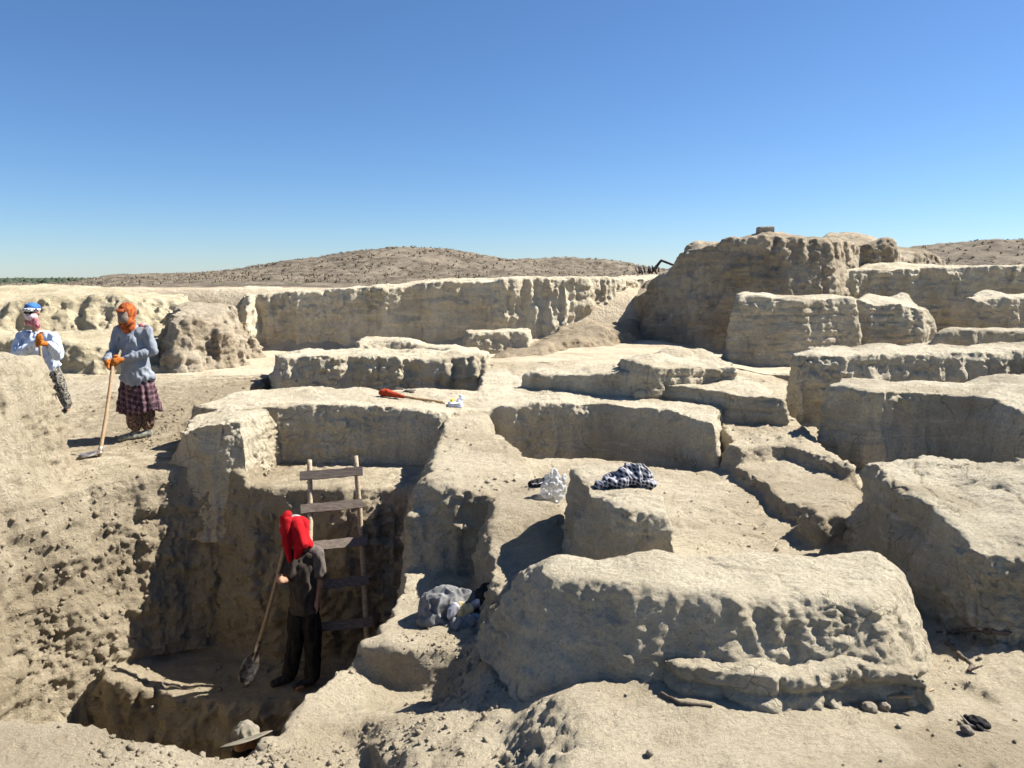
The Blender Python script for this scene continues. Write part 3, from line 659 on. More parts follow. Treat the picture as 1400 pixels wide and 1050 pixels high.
def stick_mesh(p0, p1, r0, r1, bend=.0, seg=12, n=10, seed=0):
    p0 = Vector(p0); p1 = Vector(p1); ax = (p1 - p0); L = ax.length; ax.normalize(); u = ax.orthogonal().normalized(); w = ax.cross(u)
    V = []; F = []; rr = random.Random(seed)
    for i in range(n + 1):
        t = i / n; c = p0.lerp(p1, t) + u * math.sin(t * PI) * bend + w * rr.uniform(-1, 1) * bend * .2; r = r0 + (r1 - r0) * t
        r *= 1 + rr.uniform(-.06, .06)
        for k in range(seg): a = 2 * PI * k / seg; V.append(c + (u * math.cos(a) + w * math.sin(a)) * r)
    for i in range(n):
        for k in range(seg): F.append([i * seg + k, i * seg + (k + 1) % seg, (i + 1) * seg + (k + 1) % seg, (i + 1) * seg + k])
    b = len(V)
    for j, e in ((0, 0), (n, 1)):
        V.append(p0 if e == 0 else p1)
    for k in range(seg):
        F.append([b, (k + 1) % seg, k, k]); F.append([b + 1, n * seg + k, n * seg + (k + 1) % seg, n * seg + (k + 1) % seg])
    return V, F
def me_tri(name, V, F, mat, smooth=True):
    me = bpy.data.meshes.new(name); me.from_pydata([tuple(v) for v in V], [], [tuple(dict.fromkeys(f)) for f in F]); me.update()
    for p in me.polygons: p.use_smooth = smooth
    me.materials.append(mat); return me
def head_body(hc, face=(0, -1, 0)):
    """skull, jaw, nose, ears around head centre, facing `face` (in plan)"""
    a = math.atan2(face[0], -face[1]); R = Matrix.Rotation(a, 3, 'Z'); h = Vector(hc)
    f = lambda x, y, z: tuple(h + R @ Vector((x, y, z)))
    return [('e', f(0, .01, .02), (.076, .095, .098), (0, 0, a)), ('e', f(0, -.02, -.045), (.058, .07, .065), (0, 0, a)),
            ('c', f(0, -.085, .02), .011, f(0, -.108, -.018), .015), ('e', f(0, -.085, -.055), (.025, .014, .011), (0, 0, a)),
            ('e', f(.078, .01, 0), (.012, .022, .032), (0, 0, a)), ('e', f(-.078, .01, 0), (.012, .022, .032), (0, 0, a))], f
def add_eyes(f, root, body):
    for s in (-1, 1):
        V, Q = ell_mesh(f(s * .031, -.079, .018), (.013, .010, .009)); obj('eye', mk_mesh('eye', V, Q, M_LENS), body)

# --- worker with the orange headscarf -----------------------------------------------------------
gx, gy = G(192, 601, -1.97)
def drop_z(x, y, z0=5.):
    hit, loc, n, i, o, mm = scene.ray_cast(bpy.context.evaluated_depsgraph_get(), Vector((x, y, z0)), Vector((0, 0, -1)))
    return loc.z if hit else -2.
def hit(u, v):
    """where the line of sight of a photo pixel meets what is built"""
    ok, loc, n, i, o, mm = scene.ray_cast(bpy.context.evaluated_depsgraph_get(), Vector((0, 0, 0)), Vector(ray(u, v)).normalized())
    return loc
bpy.context.view_layer.update()
gz = drop_z(gx, gy)
w1 = tag(empty('person', (gx, gy, gz)), 'person in an orange headscarf, grey blue shirt and plaid skirt leaning on a hoe', 'person')
hp, f1 = head_body((-.045, -.05, 1.495), (.02, -1, 0))
sh = [(.165, 0, 1.315), (-.165, 0, 1.315)]; el_ = [(.235, -.03, 1.07), (-.225, -.06, 1.06)]; wr = [(-.045, -.24, .985), (-.205, -.26, .99)]
bodyp = hp + [('c', (-.02, 0, 1.30), .055, (-.035, -.02, 1.42), .05), ('c', (0, 0, .92), .10, (0, 0, 1.2), .095), ('c', sh[0], .04, sh[1], .04)]
for s in (0, 1):
    bodyp += [('c', sh[s], .042, el_[s], .036), ('c', el_[s], .036, wr[s], .026)]
ft = [(.085, .03, 0), (-.02, -.06, 0)]
for s, hx in ((0, .085), (1, -.085)):
    a = ft[s]; bodyp += [('c', (hx * .8, 0, .84), .065, (hx * .9 + .0, .0, .48), .05), ('c', (hx * .9, 0, .48), .055, (a[0], a[1], .1), .04), ('c', (a[0], a[1], .05), .035, (a[0] - .1, a[1] - .11, .03), .03)]
body = part('body', bodyp, M_SKIN, w1, vox=.011)
add_eyes(f1, w1, body)
shirt = [('c', (0, .01, .80), .15, (0, .0, 1.18), .135), ('c', (-.115, 0, 1.27), .075, (.115, 0, 1.27), .075), ('e', (.01, .01, .75), (.212, .16, .10), (0, 0, 0)), ('c', (.01, 0, .74), .16, (0, 0, 1.0), .15), ('e', (0, 0, 1.14), (.165, .12, .17), (0, 0, 0)), ('c', (-.01, 0, 1.33), .07, (-.03, -.01, 1.37), .06)]
for s in (0, 1): shirt += [('c', sh[s], .060, el_[s], .055), ('c', el_[s], .055, wr[s], .038)]
part('shirt', shirt, M_SHIRT1, w1, vox=.011, sm=3, fold=.035, fwl=.09, fz=.45, seed=31)
# skirt: a flared pleated tube
V = []; F = []; ns, nr = 120, 14
for i in range(nr + 1):
    t = i / nr; z = .80 - t * .47; r = .155 + .085 * t + (.012 if i in (6, 11) else 0)
    for k in range(ns):
        a = 2 * PI * k / ns; q = 1 + (.03 + .09 * t) * math.sin(a * 17 + 1.3 * math.sin(a * 3)) * (.6 + .4 * math.sin(a * 5))
        V.append((math.cos(a) * r * q * 1.04, math.sin(a) * r * q * .8 + .01, z - .02 * t * math.sin(a * 3)))
for i in range(nr):
    for k in range(ns): F.append([i * ns + k, i * ns + (k + 1) % ns, (i + 1) * ns + (k + 1) % ns, (i + 1) * ns + k])
sk = obj('skirt', mk_mesh('skirt', V, F, M_SKIRT), w1); so = sk.modifiers.new('s', 'SOLIDIFY'); so.thickness = .006
for s in (0, 1):
    a = ft[s]
    part('trouser_leg', [('c', (a[0] * .9, a[1], .62), .085, (a[0], a[1], .20), .088), ('c', (a[0], a[1], .20), .085, (a[0], a[1], .15), .06)], M_PANTS1, w1, vox=.011, fold=.03, fwl=.07, fz=.5, seed=33 + s)
    sho = part('shoe', [('c', (a[0], a[1], .06), .045, (a[0] - .07, a[1] - .075, .045), .042), ('c', (a[0] - .07, a[1] - .075, .045), .042, (a[0] - .125, a[1] - .135, .034), .034), ('c', (a[0], a[1] + .02, .04), .042, (a[0], a[1], .12), .042)], M_SHOE1, w1, vox=.009, cut=None)
# hood
fx_ = f1
hood = [('e', fx_(0, .025, .03), (.104, .115, .125), (0, 0, 0)), ('e', fx_(0, .0, -.07), (.092, .092, .10), (0, 0, 0)), ('c', fx_(0, .02, -.1), .085, fx_(.01, .03, -.16), .085)]
part('headscarf', hood, M_ORANGE, w1, vox=.008, sm=4, fold=.008, fwl=.13, fz=.8, seed=35)
part('face_mask', [('e', fx_(0, -.078, -.03), (.060, .060, .068), (0, 0, 0)), ('e', fx_(0, -.078, .02), (.056, .048, .035), (0, 0, 0))], M_MASK, w1, vox=.008)
part('cap_brim', [('c', fx_(-.05, -.115, .062), .013, fx_(.05, -.115, .062), .013), ('c', fx_(-.035, -.145, .05), .011, fx_(.035, -.145, .05), .011), ('c', fx_(-.06, -.09, .07), .012, fx_(.06, -.09, .07), .012)], M_ORANGE, w1, vox=.007)
part('neck_scarf', [('c', (.08, .06, 1.36), .035, (.15, .07, 1.31), .04), ('c', (.15, .07, 1.31), .035, (.18, .08, 1.25), .02)], M_PINK, w1, vox=.009, fold=.02, fwl=.04)
# hoe held by the worker
hb = Vector(G(133, 626, -1.99) + (0,)); hb.x += .03; hb.z = max(drop_z(hb.x + q_, hb.y + w_) for q_ in (-.2, -.1, 0) for w_ in (-.07, 0)) + .015
W1 = Vector((gx, gy, gz)); ht = W1 + Vector((-.125, -.27, .97)); ax = (ht - hb).normalized()
for s in (0, 1):
    wv = Vector(wr[s]); tgt = W1 * 0 + Vector((-.125, -.27, .97)) - ax * (.10 * s + .02)
    gp = part('glove', hand_parts(wv, (tgt - wv), ax, 1.25), M_GLOVE, w1, vox=.007, sm=2)
def hoe(name, label, top, base, blade_dir, mat=M_HANDLE):
    r = empty(name, tuple(base)); tag(r, label, 'hoe'); l = lambda p: tuple(Vector(p) - Vector(base))
    V, F = stick_mesh(l(base), l(top), .021, .018, .01, seed=3); obj('handle', me_tri('handle', V, F, mat), r)
    # forged blade: a curved tapering plate with a socket
    bd = Vector(blade_dir).normalized(); sd = bd.cross(Vector((0, 0, 1))).normalized(); V = []; F = []
    n = 10
    for i in range(n + 1):
        t = i / n; wd = .05 + .065 * math.sin(min(1, t * 1.25) * PI / 2) - .03 * max(0, t - .75) * 4 * .6
        for j in range(7):
            s = (j / 3 - 1); p = bd * (t * .22 - .03) + sd * s * wd + Vector((0, 0, .028 * (1 - s * s) + .02 - .035 * t)); V.append(p)
    for i in range(n):
        for j in range(6): F.append([i * 7 + j, i * 7 + j + 1, i * 7 + 8 + j, i * 7 + 7 + j])
    b = obj('blade', me_tri('blade', V, F, M_STEEL), r); m = b.modifiers.new('s', 'SOLIDIFY'); m.thickness = .005; m.offset = 0
    V, Q = soft([('c', l(Vector(base)), .027, l(Vector(base) + (Vector(top) - Vector(base)).normalized() * .07), .026)], .006); obj('socket', mk_mesh('socket', V, Q, M_STEEL), b)
    return r
hoe('hoe', 'long wooden handled hoe with its blade flat on the ground below the orange headscarf', ht + ax * .03, hb, (-.9, -.35, 0))

# --- worker at the left behind the bank ----------------------------------------------------------
bx, by, bz = D(92, 556, 10.6); bz = min(drop_z(bx, by), -1.7)
dzl = bz - D(92, 556, 10.6)[2]
def L2(u, v, dy=0.):
    p = D(u, v, 10.6 + dy); return (p[0] - bx, p[1] - by, p[2] + 0 - bz)
w2 = tag(empty('person', (bx, by, bz)), 'person in a blue cap and pale shirt resting gloved hands on an upright handle', 'person')
hc = Vector(L2(45, 428, -.03)); hp, f2 = head_body(hc, (-.05, -1, 0))
s0, s1 = L2(72, 461), L2(30, 461); e0, e1 = L2(80, 486, -.12), L2(23, 486, -.12); h0, h1 = Vector(L2(62, 470, -.33)), Vector(L2(53, 468, -.36))
pel = L2(66, 505); 
bp_ = hp + [('c', L2(50, 452), .055, L2(47, 440), .05), ('c', pel, .085, L2(53, 470), .10), ('c', s0, .05, s1, .05), ('c', s0, .042, e0, .034), ('c', e0, .034, tuple(h0), .025), ('c', s1, .042, e1, .034), ('c', e1, .034, tuple(h1), .025),
        ('c', L2(72, 508), .08, L2(82, 530), .06), ('c', L2(82, 530), .06, (0, 0, .08), .04), ('c', (0, 0, .04), .035, (.06, -.12, .03), .03),
        ('c', L2(60, 508), .08, L2(64, 532), .06), ('c', L2(64, 532), .06, (-.22, .05, .08), .04), ('c', (-.22, .05, .04), .035, (-.2, -.08, .03), .03)]
body = part('body', bp_, M_SKIN, w2, vox=.011)
shirt = [('c', L2(64, 499), .155, L2(53, 470), .165), ('c', L2(36, 461), .085, L2(66, 461), .085), ('e', L2(65, 499), (.17, .13, .06), (0, 0, 0)), ('c', s0, .075, e0, .07), ('c', e0, .07, tuple(h0 + Vector((.04, .05, 0))), .045), ('c', s1, .075, e1, .075), ('c', e1, .072, tuple(h1 + Vector((-.05, .05, 0))), .045)]
part('shirt', shirt, M_SHIRT2, w2, vox=.011, sm=3, fold=.045, fwl=.10, fz=.5, seed=41)
for a, b, c in ((L2(72, 508), L2(83, 530), (.0, 0, .10)), (L2(60, 508), L2(66, 532), (-.22, .05, .10))):
    part('trouser_leg', [('c', a, .10, b, .08), ('c', b, .08, c, .062)], M_PANTS2, w2, vox=.011, fold=.03, fwl=.07, seed=42)
    part('shoe', [('c', (c[0], c[1], .05), .042, (c[0] + .05, c[1] - .12, .035), .036)], M_SHOE2, w2, vox=.009)
part('face_mask', [('e', f2(0, -.04, -.045), (.078, .085, .065), (0, 0, 0))], M_WMASK, w2, vox=.008)
part('neck_scarf', [('c', f2(-.04, -.04, -.12), .05, f2(.05, -.05, -.13), .05), ('c', f2(.06, -.05, -.08), .035, f2(.09, -.07, -.17), .04)], M_PINK, w2, vox=.009, fold=.02, fwl=.05)
part('cap', [('e', f2(0, .0, .075), (.095, .11, .07), (0, 0, 0))], M_BLUE, w2, vox=.008)
part('cap_brim', [('e', f2(0, -.02, .048), (.105, .125, .038), (0, 0, 0)), ('c', f2(-.06, -.12, .04), .012, f2(.07, -.13, .035), .012)], M_PATT, w2, vox=.008)
part('sunglasses', [('e', f2(.034, -.098, .012), (.033, .014, .022), (0, 0, 0)), ('e', f2(-.034, -.098, .012), (.033, .014, .022), (0, 0, 0)), ('c', f2(-.07, -.07, .02), .007, f2(.07, -.07, .02), .007)], M_LENS, w2, vox=.005)
o = Vector((bx, by, bz)); top = (h0 + h1) / 2 + o + Vector((0, -.06, .03)); base = Vector((top.x + .07, top.y - .12, 0)); base.z = drop_z(base.x, base.y) + .02
ax = (top - base).normalized()
part('glove', hand_parts(h0, Vector((-.5, -.8, .2)), ax, 1.35), M_GLOVE, w2, vox=.007)
part('glove', hand_parts(h1 + Vector((0, 0, .05)), Vector((.6, -.7, .15)), ax, 1.35), M_GLOVE, w2, vox=.007)
hoe('hoe', 'wooden handled hoe standing upright under the gloved hands of the person in the blue cap', top + ax * .05, base, (-.4, -.9, 0))

# --- worker in the pit -----------------------------------------------------------------------------
YM = 6.98
def L3(u, v, dy=0.):
    p = D(u, v, YM + dy); return (p[0] - mx, p[1] - my, p[2] - mz)
mx, my, _ = D(410, 925, YM); mz = -3.9; mz = drop_z(mx, my, -2.5)
w3 = tag(empty('person', (mx, my, mz)), 'person in the pit with a bright red cloth over the head, holding a long shovel', 'person')
hc = Vector(L3(403, 724)); hc.x -= .01; hp, f3 = head_body(hc, (-.8, -.6, 0))
s0, s1 = L3(432, 757, .0), L3(398, 762, -.08); e0 = L3(438, 793, .0); wA = L3(434, 820, -.03); e1 = L3(392, 792, -.14); wB = L3(384, 795, -.26)
fA, fB = L3(396, 912, .02), L3(427, 925, -.03); fA = (fA[0], fA[1], 0); fB = (fB[0], fB[1], 0)
bp_ = hp + [('c', L3(415, 752), .06, L3(408, 738), .052), ('c', L3(416, 826), .095, L3(414, 775), .095), ('c', s0, .045, s1, .045), ('c', s0, .047, e0, .041), ('c', e0, .04, wA, .028), ('c', s1, .05, e1, .04), ('c', e1, .038, wB, .027)]
bp_ += [('c', L3(408, 835), .075, L3(404, 873), .055), ('c', L3(404, 873), .058, (fA[0], fA[1], .09), .04), ('c', (fA[0], fA[1], .05), .035, (fA[0] - .13, fA[1] - .08, .03), .03),
        ('c', L3(424, 835), .075, L3(428, 875), .055), ('c', L3(428, 875), .058, (fB[0], fB[1], .09), .04), ('c', (fB[0], fB[1], .05), .035, (fB[0] - .12, fB[1] - .1, .03), .03)]
# open hanging hand
wv = Vector(wA); dn = Vector((-.1, -.1, -1)).normalized(); sx = Vector((.35, -.9, 0)).normalized()
bp_ += [('c', wv, .028, wv + dn * .05, .034)]
for q, ln in ((-.028, .07), (-.009, .082), (.010, .078), (.028, .062)):
    a = wv + dn * .07 + sx * q; b = a + dn * ln * .5; c = b + dn * ln * .45 + Vector((-.012, 0, 0)); bp_ += [('c', a, .011, b, .0095), ('c', b, .0095, c, .008)]
bp_ += [('c', wv + dn * .03 + sx * .03, .013, wv + dn * .08 + sx * .052, .010)]
# shovel line
sb = Vector(D(350, 893, YM - .18)); st = Vector(D(388, 752, YM - .16)); ax = (st - sb).normalized(); O3 = Vector((mx, my, mz))
k = ((Vector(wB) + O3) - sb).dot(ax); gripP = sb + ax * k - O3
bp_ += hand_parts(wB, (gripP - Vector(wB)), ax, 1.05)
body = part('body', bp_, M_SKIN, w3, vox=.0095)
tee = [('c', L3(416, 822), .13, L3(414, 775), .14), ('c', L3(403, 764, -.04), .078, L3(427, 760), .078), ('e', L3(416, 832), (.148, .12, .05), (0, 0, 0)), ('c', L3(412, 750), .07, L3(410, 745), .06), ('c', s1, .07, tuple(Vector(s1).lerp(Vector(e1), .75)), .07)]
part('t_shirt', tee, M_TEE, w3, vox=.011, sm=3, fold=.03, fwl=.12, seed=51)
part('sleeve', [('c', s0, .078, tuple(Vector(s0).lerp(Vector(e0), .72)), .07), ('c', L3(424, 752), .06, s0, .075)], M_TEE_LIT, w3, vox=.01, fold=.02, seed=52)
for a, b, c in ((L3(408, 838), L3(405, 873), fA), (L3(424, 838), L3(428, 877), fB)):
    part('trouser_leg', [('c', a, .10, b, .08), ('c', b, .08, (c[0], c[1], .10), .068)], M_BLACK, w3, vox=.011, fold=.03, fwl=.1, seed=53)
    part('shoe', [('c', (c[0], c[1], .05), .045, (c[0] - .13, c[1] - .09, .036), .038)], M_SHOE2, w3, vox=.009)
part('cap', [('e', f3(0, .01, .055), (.098, .115, .085), (0, 0, 0)), ('c', f3(-.05, -.11, .05), .014, f3(.05, -.11, .05), .014)], M_GCAP, w3, vox=.008)
C3 = lambda u, v, dy=0.: L3(u, v, dy)
part('red_headcloth', [('e', f3(0, -.01, .01), (.108, .122, .085), (0, 0, 0)), ('c', C3(392, 712, -.12), .055, C3(393, 742, -.17), .045), ('c', C3(393, 742, -.17), .04, C3(396, 765, -.17), .018),
     ('c', C3(404, 716, -.10), .065, C3(411, 742, -.14), .07), ('c', C3(411, 742, -.14), .06, C3(405, 762, -.17), .018), ('c', C3(412, 715, -.02), .065, C3(421, 744, -.04), .05), ('c', C3(388, 708, -.13), .03, C3(394, 704, -.11), .035)], M_SCARF, w3, vox=.006, sm=4, fold=.035, fwl=.17, fz=.6, seed=54)
# shovel
r = tag(empty('shovel', tuple(sb)), 'long handled shovel with a dark blade resting on the pit floor', 'shovel')
V, F = stick_mesh((0, 0, 0), st + ax * .02 - sb, .020, .017, .012, seed=5); obj('handle', me_tri('handle', V, F, M_HANDLE), r)
bt = Vector(D(333, 934, YM - .3)) - sb; bt.z = max(bt.z, drop_z(*(bt + sb).xy, -2.5) + .01 - sb.z); bd = bt.normalized(); Lb = bt.length; sd = bd.cross(Vector((.4, -.6, .7))).normalized(); up = sd.cross(bd)
V = []; F = []; n = 12
for i in range(n + 1):
    t = i / n; wd = .078 * min(1, .35 + t * 2.2) * (1 if t < .6 else math.sqrt(max(.02, 1 - ((t - .6) / .42) ** 2)))
    for j in range(9):
        s = j / 4 - 1; V.append(bd * t * Lb + sd * s * wd + up * (.03 * s * s))
for i in range(n):
    for j in range(8): F.append([i * 9 + j, i * 9 + j + 1, i * 9 + 10 + j, i * 9 + 9 + j])
b = obj('blade', me_tri('blade', V, F, M_STEEL), r); m = b.modifiers.new('s', 'SOLIDIFY'); m.thickness = .004
V, Q = soft([('c', (0, 0, 0), .024, tuple(ax * .12), .024), ('c', (0, 0, 0), .022, tuple(bd * .06), .018)], .006); obj('socket', mk_mesh('socket', V, Q, M_STEEL), b)

# --- worker low in the deep cut, only the hat shows --------------------------------------------------
hx, hy, hz = D(336, 1006, 5.3)
fz_ = drop_z(hx, hy, -3.2)
w4 = tag(empty('person', (hx, hy, fz_)), 'person deep in the pit hidden but for a khaki sun hat above the near rim', 'person')
H4 = hz - fz_; hp, f4 = head_body((0, 0, H4 - .06), (.4, 1, 0)); z = H4 - .06
bp_ = hp + [('c', (0, .02, z - .2), .055, (0, 0, z - .08), .05), ('c', (0, .03, z - .62), .12, (0, .02, z - .32), .14), ('c', (.17, .02, z - .23), .05, (-.17, .02, z - .23), .05)]
for s in (-1, 1):
    bp_ += [('c', (s * .18, .02, z - .24), .05, (s * .24, -.02, z - .5), .04), ('c', (s * .24, -.02, z - .5), .04, (s * .2, -.2, z - .66), .028)] + hand_parts((s * .2, -.2, z - .66), (-.1 * s, -1, -.2), (s, 0, 0), 1.)
    bp_ += [('c', (s * .09, .03, z - .68), .08, (s * .1, -.02, z - 1.05), .058), ('c', (s * .1, -.02, z - 1.05), .058, (s * .1, .02, .08), .04), ('c', (s * .1, .02, .045), .036, (s * .11, -.13, .03), .03)]
body = part('body', bp_, M_SKIN, w4, vox=.011); add_eyes(f4, w4, body)
part('shirt', [('c', (0, .03, z - .64), .15, (0, .02, z - .34), .165), ('c', (-.12, .02, z - .24), .085, (.12, .02, z - .24), .085)] + [q for s in (-1, 1) for q in (('c', (s * .18, .02, z - .24), .07, (s * .24, -.02, z - .5), .06), ('c', (s * .24, -.02, z - .5), .058, (s * .21, -.18, z - .64), .042))], M_BLACK, w4, vox=.012, fold=.03, fwl=.12)
for s in (-1, 1): part('trouser_leg', [('c', (s * .09, .03, z - .7), .105, (s * .1, -.02, z - 1.05), .08), ('c', (s * .1, -.02, z - 1.05), .08, (s * .1, .02, .12), .065)], M_BLACK, w4, vox=.012, fold=.02)
part('neck_cloth', [('e', f4(0, .02, -.06), (.095, .10, .09), (0, 0, 0)), ('c', f4(0, .06, -.1), .08, f4(0, .08, -.2), .1)], M_BLACK, w4, vox=.01)
# hat: crown and a wide brim tipped down at one side
R = Matrix.Rotation(math.radians(-20), 3, 'Y') @ Matrix.Rotation(math.radians(-27), 3, 'X'); hc = Vector((0, 0, z + .045))
V, Q = soft([('e', (0, 0, .035), (.098, .105, .06), (0, 0, 0)), ('c', (0, 0, 0), .098, (0, 0, .03), .09)], .007, fold=.022, fwl=.07, seed=61, cut=lambda p: p[:, 2] > -.02)
V = np.array([R @ Vector(v) + hc for v in V]); hat = obj('sun_hat', mk_mesh('sun_hat', V, Q, M_KHAKI), w4)
V = []; F = []; ns = 64; nr = 8
for i in range(nr + 1):
    t = i / nr; rr_ = .085 + .105 * t
    for k in range(ns): a = 2 * PI * k / ns; V.append(R @ Vector((math.cos(a) * rr_, math.sin(a) * rr_ * 1.05, -.004 - .022 * t * t + .012 * t * math.sin(2 * a + .5))) + hc)
for i in range(nr):
    for k in range(ns): F.append([i * ns + k, i * ns + (k + 1) % ns, (i + 1) * ns + (k + 1) % ns, (i + 1) * ns + k])
br = obj('brim', mk_mesh('brim', V, F, M_KHAKI), hat); so = br.modifiers.new('s', 'SOLIDIFY'); so.thickness = .004
# ------------------------------------------------------------------ ladder
def board_mesh(c, L, h, t, rotm, seed=0):
    """rough sawn board: long axis x, subdivided and slightly uneven"""
    rr = random.Random(seed); n = 12; V = []; F = []
    for i in range(n + 1):
        x = -L / 2 + L * i / n; e = rr.uniform(-.003, .003)
        for y, z in ((-t/2, -h/2), (t/2, -h/2), (t/2, h/2), (-t/2, h/2)): V.append(rotm @ Vector((x, y, z * (1 + rr.uniform(-.05, .03)) + e)) + Vector(c))
    for i in range(n):
        for k in range(4): F.append([i * 4 + k, i * 4 + (k + 1) % 4, i * 4 + 4 + (k + 1) % 4, i * 4 + 4 + k])
    F.append([3, 2, 1, 0]); F.append([n * 4, n * 4 + 1, n * 4 + 2, n * 4 + 3])
    return V, F
YT, YB = 7.60, 7.12
def LY_(v):  # the ladder leans: distance as a function of image height
    return YT + (YB - YT) * (v - 625) / (925 - 625)
lb = Vector(D(428, 925, YB)); lt = Vector(D(423, 629, YT)); rb = Vector(D(504, 918, YB + .01)); rt = Vector(D(486, 623, YT))
lb.z = drop_z(lb.x, lb.y, -2.6) - .02; rb.z = drop_z(rb.x, rb.y, -2.6) - .02
lad = tag(empty('ladder', tuple(lb)), 'home made wooden ladder of two poles and nailed boards leaning on the pit side', 'ladder')
for a, b, s in ((lb, lt, 11), (rb, rt, 12)):
    V, F = stick_mesh(a - lb, b - lb, .030, .024, .014, seed=s, n=16); obj('rail', me_tri('rail', V, F, M_POLE), lad)
for i, (vl, vr, ul, ur) in enumerate(((651, 644, 410, 496), (696, 688, 411, 496), (747, 739, 424, 502), (800, 793, 430, 504), (858, 850, 432, 509))):
    def on(a, b, v, u):
        # point on the ladder's plane, just in front of the rail
        lo, hi = 0., 1.
        for _ in range(30):
            m_ = (lo + hi) / 2; p = b.lerp(a, m_); z = p.z; d = ray(u, v); zz = d[2] / d[1] * p.y
            if z > zz: lo = m_
            else: hi = m_
        p = b.lerp(a, (lo + hi) / 2); q = Vector(D(u, v, p.y - .035)); return q
    pl, pr = on(lb, lt, vl, ul), on(rb, rt, vr, ur)
    dx = (pr - pl); L = dx.length; xa = dx.normalized(); upv = (lt - lb).normalized(); ya = upv.cross(xa).normalized(); za = xa.cross(ya)
    rm = Matrix((xa, ya, za)).transposed()
    V, F = board_mesh((pl + pr) / 2 - lb, L, .09, .024, rm, i); obj('rung', me_tri('rung', V, F, M_BOARD, False), lad)

# ------------------------------------------------------------------ things lying about
def lump(name, label, cat, u, v, zg, parts, mat, vox=.007, **kw):
    x, y = G(u, v, zg); z = drop_z(x, y)
    r = empty(name, (x, y, z)); tag(r, label, cat)
    return r
# grey jacket bundle
x, y, z = hit(618, 852); jz = z
M_JGREY = cloth_mat('grey_jacket', (.12, .12, .12), (.19, .19, .185), 9); M_JTAN = cloth_mat('tan_lining', (.5, .4, .22), (.4, .31, .16), 8); M_JWHITE = cloth_mat('pale_lining', (.42, .41, .44), (.3, .3, .33), 9)
jk = tag(empty('jacket', (x, y, z)), 'crumpled grey jacket with pale lining lying on the low shelf', 'jacket')
part('jacket_body', [('e', (-.05, .04, .10), (.18, .15, .14), (0, .1, 0)), ('e', (-.10, -.02, .06), (.15, .12, .08), (0, 0, .2)), ('c', (-.2, -.05, .05), .04, (.05, -.13, .045), .045), ('c', (.05, -.13, .045), .045, (.18, -.08, .06), .04), ('e', (.08, .08, .11), (.11, .10, .10), (0, 0, 0)), ('c', (-.2, .05, .05), .05, (-.23, -.04, .03), .035)], M_JGREY, jk, vox=.006, sm=2, fold=.05, fwl=.10, fz=.7, seed=71)
part('lining', [('e', (.075, -.055, .115), (.075, .05, .065), (.3, .3, 0)), ('c', (.06, -.09, .08), .03, (.13, -.06, .13), .035)], M_JTAN, jk, vox=.006, fold=.03, fwl=.08, seed=72)
part('lining', [('e', (.15, -.085, .06), (.075, .05, .05), (0, .2, .3)), ('c', (.0, -.115, .12), .03, (.03, -.09, .16), .03)], M_JWHITE, jk, vox=.006, fold=.025, fwl=.08, seed=73)
part('sleeve', [('c', (.15, .02, .12), .03, (.20, .0, .165), .022), ('c', (.20, .0, .165), .022, (.225, -.01, .12), .02)], M_JWHITE, jk, vox=.006, fold=.015, fwl=.05, seed=74)
x2, y2 = x + .25, y + .06; z2 = min(drop_z(x2, y2), jz + .12)
part('hat_body', [('e', (0, 0, .06), (.085, .09, .08), (0, 0, 0)), ('c', (-.02, -.06, .04), .04, (.06, -.04, .04), .04)], M_BLACK, tag(empty('black_hat', (x2, y2, z2)), 'crushed black hat or cloth beside the grey jacket', 'hat'), vox=.008, fold=.03, fwl=.07, seed=75)
# checked scarf bundle on the block
x, y = G(855, 655, -1.42); z = drop_z(x, y)
M_CHECK = cloth_mat('checked_cloth', (.012, .013, .02), (.42, .42, .46), 210, 'check')
cs = tag(empty('checked_scarf', (x, y, z)), 'black and white checked scarf heaped on the square earthen block', 'scarf')
part('scarf_cloth', [('e', (.06, .03, .06), (.13, .09, .075), (0, 0, 0)), ('e', (-.04, .0, .045), (.12, .09, .05), (0, 0, .2)), ('c', (-.1, -.02, .03), .045, (-.215, -.05, .012), .022), ('e', (.07, .07, .10), (.075, .06, .055), (0, 0, 0)), ('c', (.05, -.04, .03), .03, (.17, -.03, .03), .035)], M_CHECK, cs, vox=.006, sm=2, fold=.06, fwl=.1, fz=.8, seed=76)
part('pale_lining', [('e', (.14, .04, .06), (.06, .05, .06), (0, .3, 0))], M_JGREY, cs, vox=.006, fold=.03, fwl=.07, seed=77)
# plastic bag and dark cloth in the shade
M_PLAST = new_mat('white_plastic'); _t = NT(M_PLAST); _b = _t.n('ShaderNodeBsdfPrincipled'); _b.inputs['Roughness'].default_value = .3; _b.inputs['Base Color'].default_value = (.6, .61, .62, 1); _b.inputs['Transmission Weight'].default_value = .35; _b.inputs['Alpha'].default_value = .7
_t.t.links.new(_b.outputs[0], _t.n('ShaderNodeOutputMaterial').inputs[0])
x, y, z = hit(756, 684)
pb = tag(empty('plastic_bag', (x, y, z)), 'crumpled white plastic bag standing against the square earthen block', 'plastic bag')
V, Q = soft([('e', (0, 0, .08), (.085, .07, .09), (0, 0, 0)), ('c', (.02, 0, .12), .045, (.0, .01, .2), .02), ('c', (-.03, 0, .12), .035, (-.05, .01, .17), .015), ('c', (.05, 0, .1), .03, (.075, 0, .17), .014)], .006, 1, fold=.06, fwl=.05, fz=.5, seed=78)
pb.scale = (1.1, 1.1, 1.15)
obj('bag_film', mk_mesh('bag_film', V, Q, M_PLAST, smooth=False), pb)
x, y = G(742, 688, -1.95); z = drop_z(x, y) 
dc = tag(empty('dark_cloth', (x, y, z)), 'dark cloth with a pale trim lying in front of the plastic bag', 'cloth')
